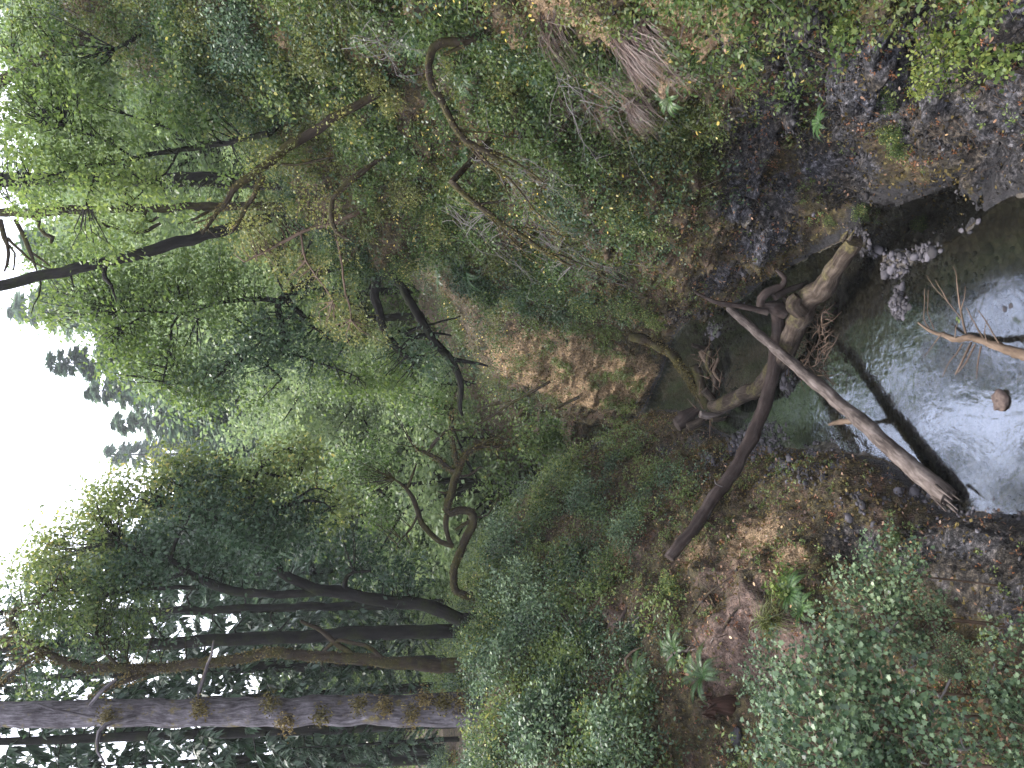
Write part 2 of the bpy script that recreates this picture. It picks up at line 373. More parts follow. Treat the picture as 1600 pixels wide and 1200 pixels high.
# a few deep undercut clefts in the dark right-hand wall (world-space lines)
def cleft(a, b, r, depth):
    global TP
    a = np.array(a); b = np.array(b); ab = b-a
    t = np.clip(((TP-a) @ ab)/(ab @ ab), 0, 1)
    d = np.linalg.norm(TP - (a + t[..., None]*ab), axis=-1)
    w = np.exp(-(d/r)**2)*right
    TP = TP + (TN*np.array([1, 1, .3]))*(-depth*w)[..., None]
    d2 = np.linalg.norm(TP - (a + np.array([0, 0, 1.25*r]) + t[..., None]*ab), axis=-1)       # the lip above it juts out
    TP = TP + TN*(.45*depth*np.exp(-(d2/(.75*r))**2)*right)[..., None]
FPt = TP.reshape(-1, 3); FN = TN.reshape(-1, 3); tpx, tpy, tt = project(FPt)
def hit(px, py, rad=9):
    """the nearest terrain point seen through a photo pixel, with its normal"""
    for r in (rad, rad*2, rad*4, rad*8):
        m = np.where((np.abs(tpx-px) < r) & (np.abs(tpy-py) < r) & (tt > 0.5))[0]
        if len(m): break
    tm = tt[m].min(); m = m[tt[m] < tm + 0.6]
    j = m[np.argmin((tpx[m]-px)**2 + (tpy[m]-py)**2)]
    return FPt[j].copy(), FN[j].copy()
CL = [(1110,465,1180,365,.28,.5),(1180,360,1228,300,.36,.9),(1228,300,1262,205,.34,.8),(1262,205,1290,130,.26,.6),(1290,130,1312,20,.2,.45),(1385,200,1420,110,.24,.6),(1420,110,1450,-10,.24,.7),
      (1240,150,1200,60,.16,.35),(1340,110,1330,20,.14,.3),(1300,300,1330,220,.14,.3),(1480,180,1500,110,.12,.25),(1150,290,1120,200,.16,.3),(1090,690,1060,740,.2,.3),(650,425,740,470,.9,1.3),(740,470,800,480,.6,.8)]
CE = [(hit(a, b)[0], hit(c, d)[0], r, e) for a, b, c, d, r, e in CL]
for a, c, r, e in CE: cleft(a, c, r, e)
TN = grid_normals(TP)
if TN[:, nc//2, 2].mean() < 0: TN = -TN
steep = np.clip(1 - TN[..., 2], 0, 1)
FPt = TP.reshape(-1, 3); FN = TN.reshape(-1, 3)
tpx, tpy, tt = project(FPt)
def ground_z(x, y):
    j = np.where((np.abs(FPt[:, 0]-x) < 0.6 + abs(y)*0.02) & (np.abs(FPt[:, 1]-y) < 0.6 + abs(y)*0.02))[0]
    if not len(j):
        j = np.array([np.argmin((FPt[:, 0]-x)**2 + (FPt[:, 1]-y)**2)])
    return float(FPt[j[np.argmin((FPt[j, 0]-x)**2 + (FPt[j, 1]-y)**2)], 2])

# ground covers, with some painted shade and light, laid out as soft patches round places on the terrain (metres)
def patch(spots):
    w = np.zeros(len(FPt))
    for px, py, r, s in spots:
        c, _ = hit(px, py)
        d = np.linalg.norm((FPt - c), axis=1)
        w = np.maximum(w, s*np.clip(1.4 - d/r, 0, 1))
    return np.clip(w, 0, 1)
zz = FPt[:, 2]; cf = ci.reshape(-1); rightf = right.reshape(-1); stf = steep.reshape(-1)
edge = np.exp(-np.clip(zz, 0, 9)/0.16)                     # wet dark strip above the water
w_wet = edge*(onbank.reshape(-1) > 0.02)
w_rock_shade = patch([(1300,80,1.3,1),(1420,60,1.4,1),(1250,150,1.3,1),(1350,200,1.4,1),(1480,200,1.5,.9),(1560,230,1.5,.9),(1500,120,1.2,1),
                (1240,60,1.0,1),(1200,220,.9,.9),(1580,60,1.2,.8),(1200,320,.7,1),(1130,440,.8,.8),(1060,500,.8,.8),(1340,290,.8,.7),
                (1480,830,.8,1),(1440,860,.6,.7),(1560,850,1.0,1),(1320,850,.4,.8),(1350,860,.35,.9),(1580,950,.8,.5),(1290,245,.8,.9),(1335,265,.6,.7),(1180,385,.8,.8),(1225,385,.6,.6),(1160,310,.7,.7),(1130,230,.5,.5),(1400,740,.3,.8),  # right-wall spots here: dark rock colour standing in for undercut shade
                (1040,700,.6,.5),(1090,680,.6,.7),(930,690,1.0,.5)])
w_soil = patch([(1230,1030,.75,1),(1190,1010,.6,.9),(1110,1020,.7,.9),(1150,960,.7,.7),(1130,900,.7,.5),(950,960,.6,.5),
                (1000,850,.7,.45)])
w_dry_lit = patch([(980,60,.9,.9),(1060,60,.8,.9),(1090,30,.8,.9),(940,130,.7,.8),(960,180,.6,.8),(1040,110,.6,.7),(890,30,.8,.7),(830,60,.8,.6),
               (860,560,1.7,1.0),(960,590,1.4,1.15),(900,600,1.5,1.05),(820,570,1.5,.9),(1180,850,.8,.6),(1150,880,.7,.6),(1090,860,.6,.6),(1230,880,.6,.5),  # far cliff spots: its own tan, strengthened to stand in for open-sky light
               (960,870,.9,.6),(470,40,1.5,.6),(1130,340,.8,.3)])
mb = MB()
idx = np.arange(nr*nc).reshape(nr, nc)
Fq = np.stack([idx[:-1, :-1], idx[:-1, 1:], idx[1:, 1:], idx[1:, :-1]], -1).reshape(-1, 4)
inbed = ((cf > KL-.02) & (cf < KR+.02))
fc = ci[:-1, :-1].reshape(-1)
m, nt, N, L = nodes('ground')
geo = N.new("ShaderNodeNewGeometry"); pos = geo.outputs['Position']
nA = noise(N, L, pos, 1.1, 6, 0.62); nB = noise(N, L, pos, 6.0, 6, 0.65); nC = noise(N, L, pos, 30.0, 5, 0.65); nD = noise(N, L, pos, 3.0, 5, 0.7, 0.6)
base = ramp(N, L, nB.outputs[0], [(.30, (.014, .011, .006)), (.45, (.038, .031, .015)), (.58, (.078, .064, .028)), (.72, (.14, .12, .05))])
brown = ramp(N, L, nC.outputs[0], [(.3, (.018, .012, .008)), (.5, (.06, .039, .027)), (.68, (.16, .10, .07))])
c1 = mixc(N, L, ramp(N, L, nD.outputs[0], [(.46, (0, 0, 0)), (.60, (1, 1, 1))]), base, brown)
dry = ramp(N, L, nC.outputs[0], [(.3, (.09, .06, .03)), (.48, (.24, .165, .09)), (.62, (.40, .28, .175)), (.75, (.5, .38, .26))])
nE = noise(N, L, pos, 11.0, 7, 0.72, 0.3)
rock = mixc(N, L, ramp(N, L, nA.outputs[0], [(.42, (0, 0, 0)), (.58, (1, 1, 1))]), ramp(N, L, nE.outputs[0], [(.34, (.005, .004, .004)), (.48, (.022, .018, .015)), (.58, (.06, .05, .04)), (.70, (.13, .11, .085))]), ramp(N, L, nE.outputs[0], [(.34, (.006, .006, .007)), (.48, (.028, .028, .032)), (.58, (.085, .083, .095)), (.70, (.19, .19, .21))]))
soil = ramp(N, L, nB.outputs[0], [(.3, (.06, .038, .030)), (.5, (.13, .088, .070)), (.7, (.21, .15, .125))])
def wmask(name, lo=.30, hi=.55):
    a = attr(N, name)
    v = mathn(N, L, 'ADD', a.outputs['Fac'], mathn(N, L, 'MULTIPLY', mathn(N, L, 'SUBTRACT', nD.outputs[0], 0.5), 1.1))
    v = mathn(N, L, 'ADD', v, mathn(N, L, 'MULTIPLY', mathn(N, L, 'SUBTRACT', nC.outputs[0], 0.5), 0.5))
    mr = N.new("ShaderNodeMapRange"); mr.inputs[1].default_value = lo; mr.inputs[2].default_value = hi
    L.new(v, mr.inputs[0]); return mr.outputs[0]
c2 = mixc(N, L, wmask('w_dry_lit'), c1, dry)
c3 = mixc(N, L, wmask('w_rock_shade'), c2, rock)
c4 = mixc(N, L, wmask('w_soil'), c3, soil)
wet = wmask('w_wet', .35, .6)
c5 = mixc(N, L, wet, c4, mixc(N, L, nB.outputs[0], (.008, .0075, .008), (.036, .034, .038)))
grit = ramp(N, L, nE.outputs[0], [(.34, (.35, .33, .32)), (.5, (.95, .95, .95)), (.66, (1.6, 1.55, 1.5))])
mg = N.new('ShaderNodeMix'); mg.data_type = 'RGBA'; mg.blend_type = 'MULTIPLY'; mg.inputs[0].default_value = 1; L.new(c5, mg.inputs[6]); L.new(grit, mg.inputs[7])
b = N.new("ShaderNodeBsdfPrincipled"); L.new(mg.outputs[2], b.inputs['Base Color'])
rr = N.new("ShaderNodeMapRange"); L.new(wet, rr.inputs[0]); rr.inputs[3].default_value = .85; rr.inputs[4].default_value = .6
L.new(rr.outputs[0], b.inputs['Roughness']); b.inputs['Specular IOR Level'].default_value = .3
hh = mathn(N, L, 'ADD', mathn(N, L, 'MULTIPLY', nB.outputs[0], 1.0), mathn(N, L, 'MULTIPLY', nC.outputs[0], 0.45))
L.new(bump(N, L, hh, 1.0, 0.13), b.inputs['Normal'])
o = N.new("ShaderNodeOutputMaterial"); L.new(b.outputs[0], o.inputs[0])
M['ground'] = m

# creek bed: dark wet stones
m, nt, N, L = nodes('creek_bed')
geo = N.new("ShaderNodeNewGeometry")
vo = N.new("ShaderNodeTexVoronoi"); vo.inputs['Scale'].default_value = 9; L.new(geo.outputs['Position'], vo.inputs['Vector'])
sepc = N.new("ShaderNodeSeparateColor"); L.new(vo.outputs['Color'], sepc.inputs[0])
n1 = noise(N, L, geo.outputs['Position'], .7, 4, .6); n2 = noise(N, L, geo.outputs['Position'], 14, 5, .6)
f0 = mathn(N, L, 'ADD', mathn(N, L, 'MULTIPLY', sepc.outputs[0], .35), mathn(N, L, 'MULTIPLY', n2.outputs[0], .65))
colb = ramp(N, L, f0, [(.25, (.007, .005, .004)), (.5, (.022, .017, .012)), (.75, (.065, .053, .042))])
colg = ramp(N, L, f0, [(.25, (.006, .010, .004)), (.5, (.016, .027, .008)), (.75, (.035, .05, .018))])
sxb = N.new('ShaderNodeSeparateXYZ'); L.new(geo.outputs['Position'], sxb.inputs[0]); gmr = N.new('ShaderNodeMapRange'); gmr.inputs[1].default_value = 14.5; gmr.inputs[2].default_value = 17; gmr.inputs[3].default_value = 1; gmr.inputs[4].default_value = 0; L.new(sxb.outputs[1], gmr.inputs[0])
b = N.new("ShaderNodeBsdfPrincipled"); L.new(mixc(N, L, gmr.outputs[0], colg, colb), b.inputs['Base Color']); b.inputs['Roughness'].default_value = .7
inv = mathn(N, L, 'SUBTRACT', 1.0, vo.outputs['Distance'])
L.new(bump(N, L, inv, .8, .06), b.inputs['Normal'])
o = N.new("ShaderNodeOutputMaterial"); L.new(b.outputs[0], o.inputs[0]); M['creek_bed'] = m

def sheet(name, sel, mat, kind='structure'):
    me = bpy.data.meshes.new(name)
    F = Fq[sel]; used = np.unique(F); rm = -np.ones(len(FPt), np.int64); rm[used] = np.arange(len(used))
    V = FPt[used]
    me.vertices.add(len(V)); me.vertices.foreach_set('co', V.astype(np.float32).ravel())
    me.loops.add(F.size); me.polygons.add(len(F))
    me.loops.foreach_set('vertex_index', rm[F].astype(np.int32).ravel())
    me.polygons.foreach_set('loop_start', (np.arange(len(F))*4).astype(np.int32))
    me.polygons.foreach_set('use_smooth', np.ones(len(F), bool))
    me.materials.append(mat)
    for nm, w in (('w_rock_shade', w_rock_shade), ('w_soil', w_soil), ('w_dry_lit', w_dry_lit), ('w_wet', w_wet)):
        at = me.attributes.new(nm, 'FLOAT', 'POINT'); at.data.foreach_set('value', w[used].astype(np.float32))
    me.update(calc_edges=True)
    ob = bpy.data.objects.new(name, me); C.objects.link(ob); ob['kind'] = kind
    return ob
sheet('gorge_ground', (fc < KL) | (fc >= KR), M['ground'])
sheet('creek_bed', (fc >= KL) & (fc < KR), M['creek_bed'])

# water surface
m, nt, N, L = nodes('water')
geo = N.new("ShaderNodeNewGeometry")
mp = N.new("ShaderNodeMapping"); mp.inputs['Scale'].default_value = (1.0, .55, 1); L.new(geo.outputs['Position'], mp.inputs['Vector'])
n1 = noise(N, L, mp.outputs[0], 4.0, 2.5, .5, .6); n2 = noise(N, L, mp.outputs[0], 15, 2, .5, .5)
nm = noise(N, L, geo.outputs['Position'], .55, 3, .5)
ca = attr(N, 'choppy')
hh = mathn(N, L, 'ADD', mathn(N, L, 'MULTIPLY', n1.outputs[0], .55), mathn(N, L, 'MULTIPLY', n2.outputs[0], .13))
amp_ = mathn(N, L, 'MULTIPLY', hh, ca.outputs['Fac'])
nrmw = bump(N, L, amp_, 1.0, .026)
fr = N.new("ShaderNodeFresnel"); fr.inputs[0].default_value = 2.45; L.new(nrmw, fr.inputs['Normal'])
gl = N.new("ShaderNodeBsdfGlossy"); gl.inputs['Roughness'].default_value = .11; gl.inputs['Color'].default_value = (.76, .84, 1, 1)
L.new(nrmw, gl.inputs['Normal'])
trp = N.new("ShaderNodeBsdfTransparent"); trp.inputs[0].default_value = (.70, .70, .60, 1)
ms = N.new("ShaderNodeMixShader"); L.new(fr.outputs[0], ms.inputs[0]); L.new(trp.outputs[0], ms.inputs[1]); L.new(gl.outputs[0], ms.inputs[2])
o = N.new("ShaderNodeOutputMaterial"); L.new(ms.outputs[0], o.inputs[0]); M['water'] = m
gx = np.arange(-12, 4.01, .1); gy = np.arange(4, 46, .1)
X, Y = np.meshgrid(gx, gy); 
wl_ = np.interp(Y, SY, [s[1][0][0] for s in ST]) - .6; wr_ = np.interp(Y, SY, [s[2][0][0] for s in ST]) + .8
V = np.stack([X, Y, 0*X], -1).reshape(-1, 3)
ix = np.arange(X.size).reshape(X.shape)
F = np.stack([ix[:-1, :-1], ix[:-1, 1:], ix[1:, 1:], ix[1:, :-1]], -1)
keep = ((X > wl_) & (X < wr_))[:-1, :-1]; F = F[keep]
wx, wy, _ = project(V)
def blobw(pts):
    w = np.zeros(len(V))
    for px, py, r, s in pts:
        c = pixz(px, py, 0.0); w = np.maximum(w, s*np.exp(-((V[:, 0]-c[0])**2 + (V[:, 1]-c[1])**2)/r**2))
    return w
chop = 0.16 + blobw([(1300,650,1.1,1.0),(1340,700,.8,1.0),(1370,560,.9,.9),(1430,560,.8,.7),(1300,590,.8,.8),(1470,600,1.0,.45),(1400,620,.8,.6),(1550,640,1.0,.35),(1440,640,.5,.9)])
chop = np.clip(chop - blobw([(1160,530,1.6,.5),(1240,640,.6,.5)]), .04, 1)
me = bpy.data.meshes.new('water'); me.from_pydata(V.tolist(), [], F.tolist())
at = me.attributes.new('choppy', 'FLOAT', 'POINT'); at.data.foreach_set('value', chop.astype(np.float32))
me.materials.append(M['water']); me.polygons.foreach_set('use_smooth', np.ones(len(me.polygons), bool))
wo_ = bpy.data.objects.new('water', me); C.objects.link(wo_); wo_['kind'] = 'structure'

# ---------------------------------------------------------------- tubes: trunks, limbs, twigs, logs
def smooth_path(P, Rr, step):
    P = np.asarray(P, float); Rr = np.asarray(Rr, float)
    if len(P) < 2: return P, Rr
    d = np.linalg.norm(np.diff(P, axis=0), axis=1)
    n = max(2, int(d.sum()/step) + 1)
    s = np.concatenate([[0], np.cumsum(d)])/max(d.sum(), 1e-6)
    t = np.interp(np.linspace(0, 1, n), s, np.arange(len(P)))
    Q = catmull(P, t) if len(P) > 2 else P[0] + (P[1]-P[0])*t[:, None]
    return Q, np.interp(t, np.arange(len(P)), Rr)
def tube(mb, P, Rr, n=8, step=None, lump=0.0, seed=0, cap=True, wob=0.0, flat=1.0):
    P = np.asarray(P, float); Rr = np.broadcast_to(np.asarray(Rr, float), (len(P),))
    if step: P, Rr = smooth_path(P, Rr, step)
    if wob: P = P + wob*np.stack([fbm(P, 1.7, 3, seed+k) for k in (1, 2, 3)], -1)
    m = len(P)
    T = nrm(np.gradient(P, axis=0))
    a = np.array([0, 0, 1.0]) if abs(T[0, 2]) < .9 else np.array([1.0, 0, 0])
    U = np.zeros((m, 3)); u = nrm(np.cross(T[0], a))
    for i in range(m):
        u = u - T[i]*(u @ T[i]); u = u/max(np.linalg.norm(u), 1e-9); U[i] = u
    B = np.cross(T, U)
    th = np.arange(n)*2*math.pi/n
    ring = np.cos(th)[None, :, None]*U[:, None] + flat*np.sin(th)[None, :, None]*B[:, None]
    V = P[:, None] + ring*Rr[:, None, None]
    if lump:
        k = fbm(V, 1.0/max(Rr.mean()*2.2, .02), 3, seed)
        V = V + ring*(Rr[:, None]*lump*k)[..., None]
    L_ = np.concatenate([[0], np.cumsum(np.linalg.norm(np.diff(P, axis=0), axis=1))])
    tc = np.zeros((m, n, 3)); tc[..., 0] = np.cos(th)*Rr.mean() + seed*3.1; tc[..., 1] = np.sin(th)*Rr.mean(); tc[..., 2] = L_[:, None]
    V = V.reshape(-1, 3); tc = tc.reshape(-1, 3)
    i = np.arange(m-1)[:, None]*n; j = np.arange(n)[None]; j2 = (j+1) % n
    F = np.stack([i+j, i+j2, i+n+j2, i+n+j], -1).reshape(-1, 4)
    mb.add(V, F, .5, tc)
    if cap and n > 3:
        for e, q in ((0, 1), (m-1, -1)):
            c = P[e] - T[e]*Rr[e]*.12*q
            k0 = e*n
            Vc = np.concatenate([V[k0:k0+n], [c]]); tcc = np.concatenate([tc[k0:k0+n], [tc[k0:k0+n].mean(0)]])
            Fc = np.array([[jj, (jj+1) % n, n] if q < 0 else [(jj+1) % n, jj, n] for jj in range(n)])
            mb.add(Vc, Fc, .5, tcc)
    return P, Rr

# ---------------------------------------------------------------- leaves
T_DIA = np.array([[0, 0, 0], [.42, .30, .04], [1, 0, -.06], [.42, -.30, .04]], float)
T_NAR = np.array([[0, 0, 0], [.35, .11, .02], [1, 0, -.05], [.35, -.11, .02]], float)
T_MAP = np.array([[0, 0, 0], [.10, .30, 0], [.02, .52, -.03], [.38, .34, .02], [.62, .50, -.04], [.66, .20, .02], [1.0, 0, -.06],
                  [.66, -.20, .02], [.62, -.50, -.04], [.38, -.34, .02], [.02, -.52, -.03], [.10, -.30, 0]], float)
T_OVA = np.array([[0, 0, 0], [.22, .24, .03], [.62, .26, .03], [1, 0, -.05], [.62, -.26, .03], [.22, -.24, .03]], float)
def leaves(mb, P, D, Nn, size, tint, tmpl=T_DIA, mat=0):
    """P places, D directions the leaves point, Nn their up sides"""
    if not len(P): return
    P = np.asarray(P, float); D = nrm(D); Nn = np.asarray(Nn, float)
    B = nrm(np.cross(Nn, D)); Z = np.cross(D, B)
    k = len(tmpl); size = np.broadcast_to(size, (len(P),))
    V = P[:, None] + size[:, None, None]*(tmpl[None, :, 0:1]*D[:, None] + tmpl[None, :, 1:2]*B[:, None] + tmpl[None, :, 2:3]*Z[:, None])
    F = np.arange(len(P)*k).reshape(-1, k)
    mb.add(V.reshape(-1, 3), F, np.repeat(np.clip(tint, 0, 1), k), None, mat)
def rdir(n): return nrm(rng.normal(size=(n, 3)))
def spray_leaves(mb, c, r, n, size, tint, up=(0, 0, 1), flat=.28, tilt=.5, tmpl=T_DIA, mat=0, tvar=.16):
    """clusters: c (m,3) centres, each a flat fan of n leaves of radius r"""
    m = len(c)
    Nc = nrm(np.asarray(up)[None] + tilt*rng.normal(size=(m, 3)))
    A = nrm(np.cross(Nc, rdir(m))); Bc = np.cross(Nc, A)
    q = rng.normal(size=(m, n, 3))*np.array([.55, .55, flat*.55])
    r = np.broadcast_to(r, (m,))
    off = q[..., 0:1]*A[:, None] + q[..., 1:2]*Bc[:, None] + q[..., 2:3]*Nc[:, None]
    P = (c[:, None] + off*r[:, None, None]).reshape(-1, 3)
    D = nrm(off.reshape(-1, 3)) + .7*rng.normal(size=(m*n, 3)) + np.array([0, 0, -.35])
    Nl = np.repeat(Nc, n, 0) + .55*rng.normal(size=(m*n, 3))
    s = size*rng.uniform(.6, 1.25, m*n)
    tt_ = np.repeat(np.broadcast_to(tint, (m,)), n) + tvar*rng.normal(size=m*n)
    leaves(mb, P, D, Nl, s, tt_, tmpl, mat)
    return Nc
def crown(leaf, twig, blobs, size, per=26, dens=1.0, r=.42, tmpl=T_DIA, limbs=None, twr=.012, tilt=.45, up=(0, 0, 1), tvar=.16, flat=.28):
    """blobs: (centre, (rx,ry,rz), clusters, tint).  leaf clusters in lumpy layered masses, each on a twig from the nearest limb"""
    LP = np.concatenate([p for p in limbs]) if limbs else None
    for c, rad, n, tint in blobs:
        c = np.asarray(c, float); rad = np.asarray(rad, float); n = max(3, int(n*dens))
        q = rdir(n)*(rng.uniform(0, 1, n)**.42)[:, None]
        P = c + q*rad*(1 + .25*fbm(q*2 + c, 1.0, 2, 5)[:, None])
        ok = fbm(P, .9/max(r, .2)*.35, 2, 77) > -.28                # gaps
        P = P[ok]
        if not len(P): continue
        tn = tint + .13*fbm(P, .8, 2, 41) + .05*rng.normal(size=len(P))
        spray_leaves(leaf, P, r*rng.uniform(.7, 1.3, len(P)), per, size, tn, up=up, tilt=tilt, tmpl=tmpl, tvar=tvar, flat=flat)
        if twig is not None and LP is not None:
            for p in P[rng.uniform(size=len(P)) < .45]:
                d = np.linalg.norm(LP - p, axis=1) + (LP[:, 2] > p[2] + .3)*1.0
                a = LP[np.argmin(d)]; md = (a+p)/2 + rng.normal(size=3)*.08*np.linalg.norm(p-a) + np.array([0, 0, .06])*np.linalg.norm(p-a)
                if np.linalg.norm(p-a) > 4.5: continue
                tube(twig, [a, md, p], [twr*1.6, twr, twr*.4], 3, cap=False)

def fern(mb, base, n=9, L=.8, seed=0, up=(0, 0, 1), lean=(0, 0, 0), tint=.5, spread=1.0):
    rs = np.random.default_rng(seed)
    up = nrm(np.asarray(up, float)); a = nrm(np.cross(up, [.3, 1, .2])); b_ = np.cross(up, a)
    n = int(n*1.4)
    for k in range(n):
        th = 2*math.pi*k/n + rs.uniform(-.3, .3); out = math.cos(th)*a + math.sin(th)*b_ + np.asarray(lean)
        l = L*rs.uniform(.7, 1.1); t = np.linspace(0, 1, 34)
        P = base + l*(out[None]*(t*.85*spread)[:, None] + up[None]*(0.75*t - .80*t**2.2)[:, None])
        T = nrm(np.gradient(P, axis=0)); side = nrm(np.cross(T, up + .2*out)); nn = np.cross(side, T)
        w = l*.11*np.sin(np.clip(t*1.05+.08, 0, 1)*math.pi)**.7
        for s in (-1, 1):
            D = side*s + T*.45 - np.array([0, 0, .12])
            leaves(mb, P[1:], D[1:], nn[1:], w[1:]*1.0 + .012, np.full(33, tint) + rs.uniform(-.2, .2) + .12*rs.normal(size=33), T_NAR*np.array([1, .85, 1]))
        tube(mb, P[::4], np.linspace(.006, .002, len(P[::4])), 3, cap=False)
def grass(mb, base, n, L, tint=.5, up=(0, 0, 1), droop=.6, w=.012, spread=.5, seed=0):
    rs = np.random.default_rng(seed)
    base = np.asarray(base, float).reshape(-1, 3); m = len(base)*n
    B0 = np.repeat(base, n, 0) + rs.normal(size=(m, 3))*.05*np.array([1, 1, .3])*(L/.4)
    d = nrm(np.asarray(up, float)[None] + spread*rs.normal(size=(m, 3))); l = L*rs.uniform(.5, 1.2, m)
    hd = d*np.array([1, 1, 0]) + 1e-4; sd_ = nrm(np.cross(d, rs.normal(size=(m, 3))))*w
    t = np.array([0, .35, .7, 1.0])
    C_ = B0[:, None] + l[:, None, None]*(d[:, None]*t[None, :, None] + nrm(hd)[:, None]*(droop*.4*t**2)[None, :, None] - np.array([0, 0, 1.0])*(droop*.75*t**2)[None, :, None])
    ww = np.array([1, .8, .5, .08])
    V = np.stack([C_ - sd_[:, None]*ww[None, :, None], C_ + sd_[:, None]*ww[None, :, None]], 2).reshape(-1, 3)
    o = np.arange(m)[:, None]*8
    F = np.concatenate([o + np.array([[2*i, 2*i+1, 2*i+3, 2*i+2]]) for i in range(3)])
    mb.add(V, F, np.repeat(np.clip(tint + .2*rs.normal(size=m), 0, 1), 8))

def bush(leaf, stem, rad=.6, h=.8, n=60, size=.06, per=9, tint=.5, tmpl=T_DIA, seed=0, hang=0.0, r=.13, tv=.2, tl=.55):
    """leafy shrub round the origin: arching stems from one root, leaves along their outer halves"""
    rs = np.random.default_rng(seed)
    ends = []
    for k in range(n):
        th = rs.uniform(0, 2*math.pi); rr_ = rad*rs.uniform(.15, 1)**.6
        e = np.array([math.cos(th)*rr_, math.sin(th)*rr_, h*rs.uniform(.35, 1)*math.sqrt(max(1-(rr_/rad)**2*.6, .1)) - hang*rr_])
        md = e*.45 + np.array([0, 0, .18*h]) + rs.normal(size=3)*.04
        if k % 2 == 0: tube(stem, [[0, 0, 0], md, e], [.012*rad+.004, .008*rad+.002, .002], 3, step=.25, cap=False)
        q = rs.uniform(.45, 1.0, 3)
        for qq in q: ends.append(md*(1-qq) + e*qq + rs.normal(size=3)*.03)
        ends.append(e)
    ends = np.array(ends)
    spray_leaves(leaf, ends, r, per, size, tint + .26*fbm(ends, 2.2, 2, seed), tilt=tl, tmpl=tmpl, flat=.3, tvar=tv)  # clump tint varied strongly: light and dark that the even lighting lacks

def fir(needles, wood, h=28, rad=4.0, nb=70, lowest=.15, seed=0, seg=9, lean=0, spray=.55, tr=None, droop=.35, hang=.30, den=1.0):
    """conifer round the origin: whorls of drooping limbs with hanging sprays of needles"""
    rs = np.random.default_rng(seed)
    tr = tr or h*.012
    zt = np.linspace(0, 1, 12)
    TPt = np.stack([lean*zt**1.3*h + .08*np.sin(zt*5+seed), .06*np.cos(zt*7+seed), zt*h], -1)
    tube(wood, TPt, tr*(1-zt*.93), 10, step=.8, lump=.08, seed=seed)
    for k in range(nb):
        f = lowest + (1-lowest)*((k+rs.uniform(0, 1))/nb)**.9
        p0 = np.array([np.interp(f, zt, TPt[:, 0]), np.interp(f, zt, TPt[:, 1]), f*h])
        l = rad*(1-f)**.75*rs.uniform(.55, 1.15)*(1 if f > lowest+.1 else .8) + .25
        th = rs.uniform(0, 2*math.pi); out = np.array([math.cos(th), math.sin(th), 0])
        t = np.linspace(0, 1, seg)
        P = p0 + l*(out[None]*t[:, None] + np.array([0, 0, 1.0])*(.12*t - droop*t**1.6)[:, None])
        tube(wood, P[::2], np.linspace(.02+.006*l, .006, len(P[::2])), 3, cap=False)
        m = int((8 + l*9)*den)
        tt_ = rs.uniform(.12, 1, m); Q = np.stack([np.interp(tt_, t, P[:, i]) for i in range(3)], -1)
        side = np.array([-out[1], out[0], 0])
        sgn = rs.choice([-1, 1], m)
        D = out*rs.uniform(.3, 1.0, m)[:, None] + side*(sgn*rs.uniform(.2, 1.0, m))[:, None] - np.array([0, 0, 1])*(hang*rs.uniform(.4, 2.2, m))[:, None]
        Nn = np.array([0, 0, 1.0]) + .35*rs.normal(size=(m, 3))
        s = spray*rs.uniform(.5, 1.2, m)*(1.15 - .45*tt_)
        leaves(needles, Q, D, Nn, s, .5 + .15*rs.normal() + .14*rs.normal(size=m), T_NAR*np.array([1, 1.5, 1]))
        leaves(needles, Q, D + .5*rs.normal(size=(m, 3)), Nn, s*.7, .45 + .14*rs.normal(size=m), T_NAR*np.array([1, 1.4, 1]))

def link_copy(src, name=None):
    """a thing and its parts copied, mesh data shared"""
    c = src.copy(); C.objects.link(c)
    for ch in [x for x in bpy.data.objects if x.parent == src]:
        d = ch.copy(); C.objects.link(d); d.parent = c
    return c
def moss_on(name, Q, r, n, parent=None, base=(0, 0, 0), size=.05, mat='moss_tuft', up=.5):
    """a shaggy sleeve of moss along a limb's path Q"""
    mb = MB(); i = rng.integers(0, len(Q)-1, n); f = rng.uniform(size=n)[:, None]
    T = nrm(Q[i+1]-Q[i]); d = rdir(n) + [0, 0, up]; d = nrm(d - T*(d*T).sum(1)[:, None])
    rr_ = np.broadcast_to(r, (len(Q),))[i][:, None]
    leaves(mb, Q[i]*(1-f) + Q[i+1]*f + d*rr_*.97, d*.6 + T*rng.normal(size=(n, 1))*.6 - np.array([0, 0, .5]), d + .5*rng.normal(size=(n, 3)), size*rng.uniform(.5, 1.3, n), .5 + .2*fbm(Q[i], 2, 2, 3) + .15*rng.normal(size=n))
    return mb.build(name, M[mat], parent, base, smooth=False)
def limb(mb, pts, Y, n=8, lump=.12, seed=0, rs=1.0, step=.25, wob=.03, keep=None):
    """pts: (photo x, photo y, radius in photo px[, own distance]); Y: distance down the gorge"""
    Ys = [p[3] if len(p) > 3 else Y for p in pts]
    P = [pix(p[0], p[1], y) for p, y in zip(pts, Ys)]
    Rr = [max(p[2]*rs*y/FPX*.98, .004) for p, y in zip(pts, Ys)]
    Q, q = tube(mb, P, Rr, n, step=step, lump=lump, seed=seed, wob=wob)
    if keep is not None: keep.append(Q)
    return Q

# ---------------------------------------------------------------- logs and driftwood in the creek
def one(name, mb, mat, label, cat, group=None, smooth=True):
    V = np.concatenate(mb.V); c = V.mean(0); c[2] = V[:, 2].min()
    return tag(mb.build(name, mat, base=tuple(c), smooth=smooth), label, cat, group)
def at3(px, py, Y): return pix(px, py, Y)

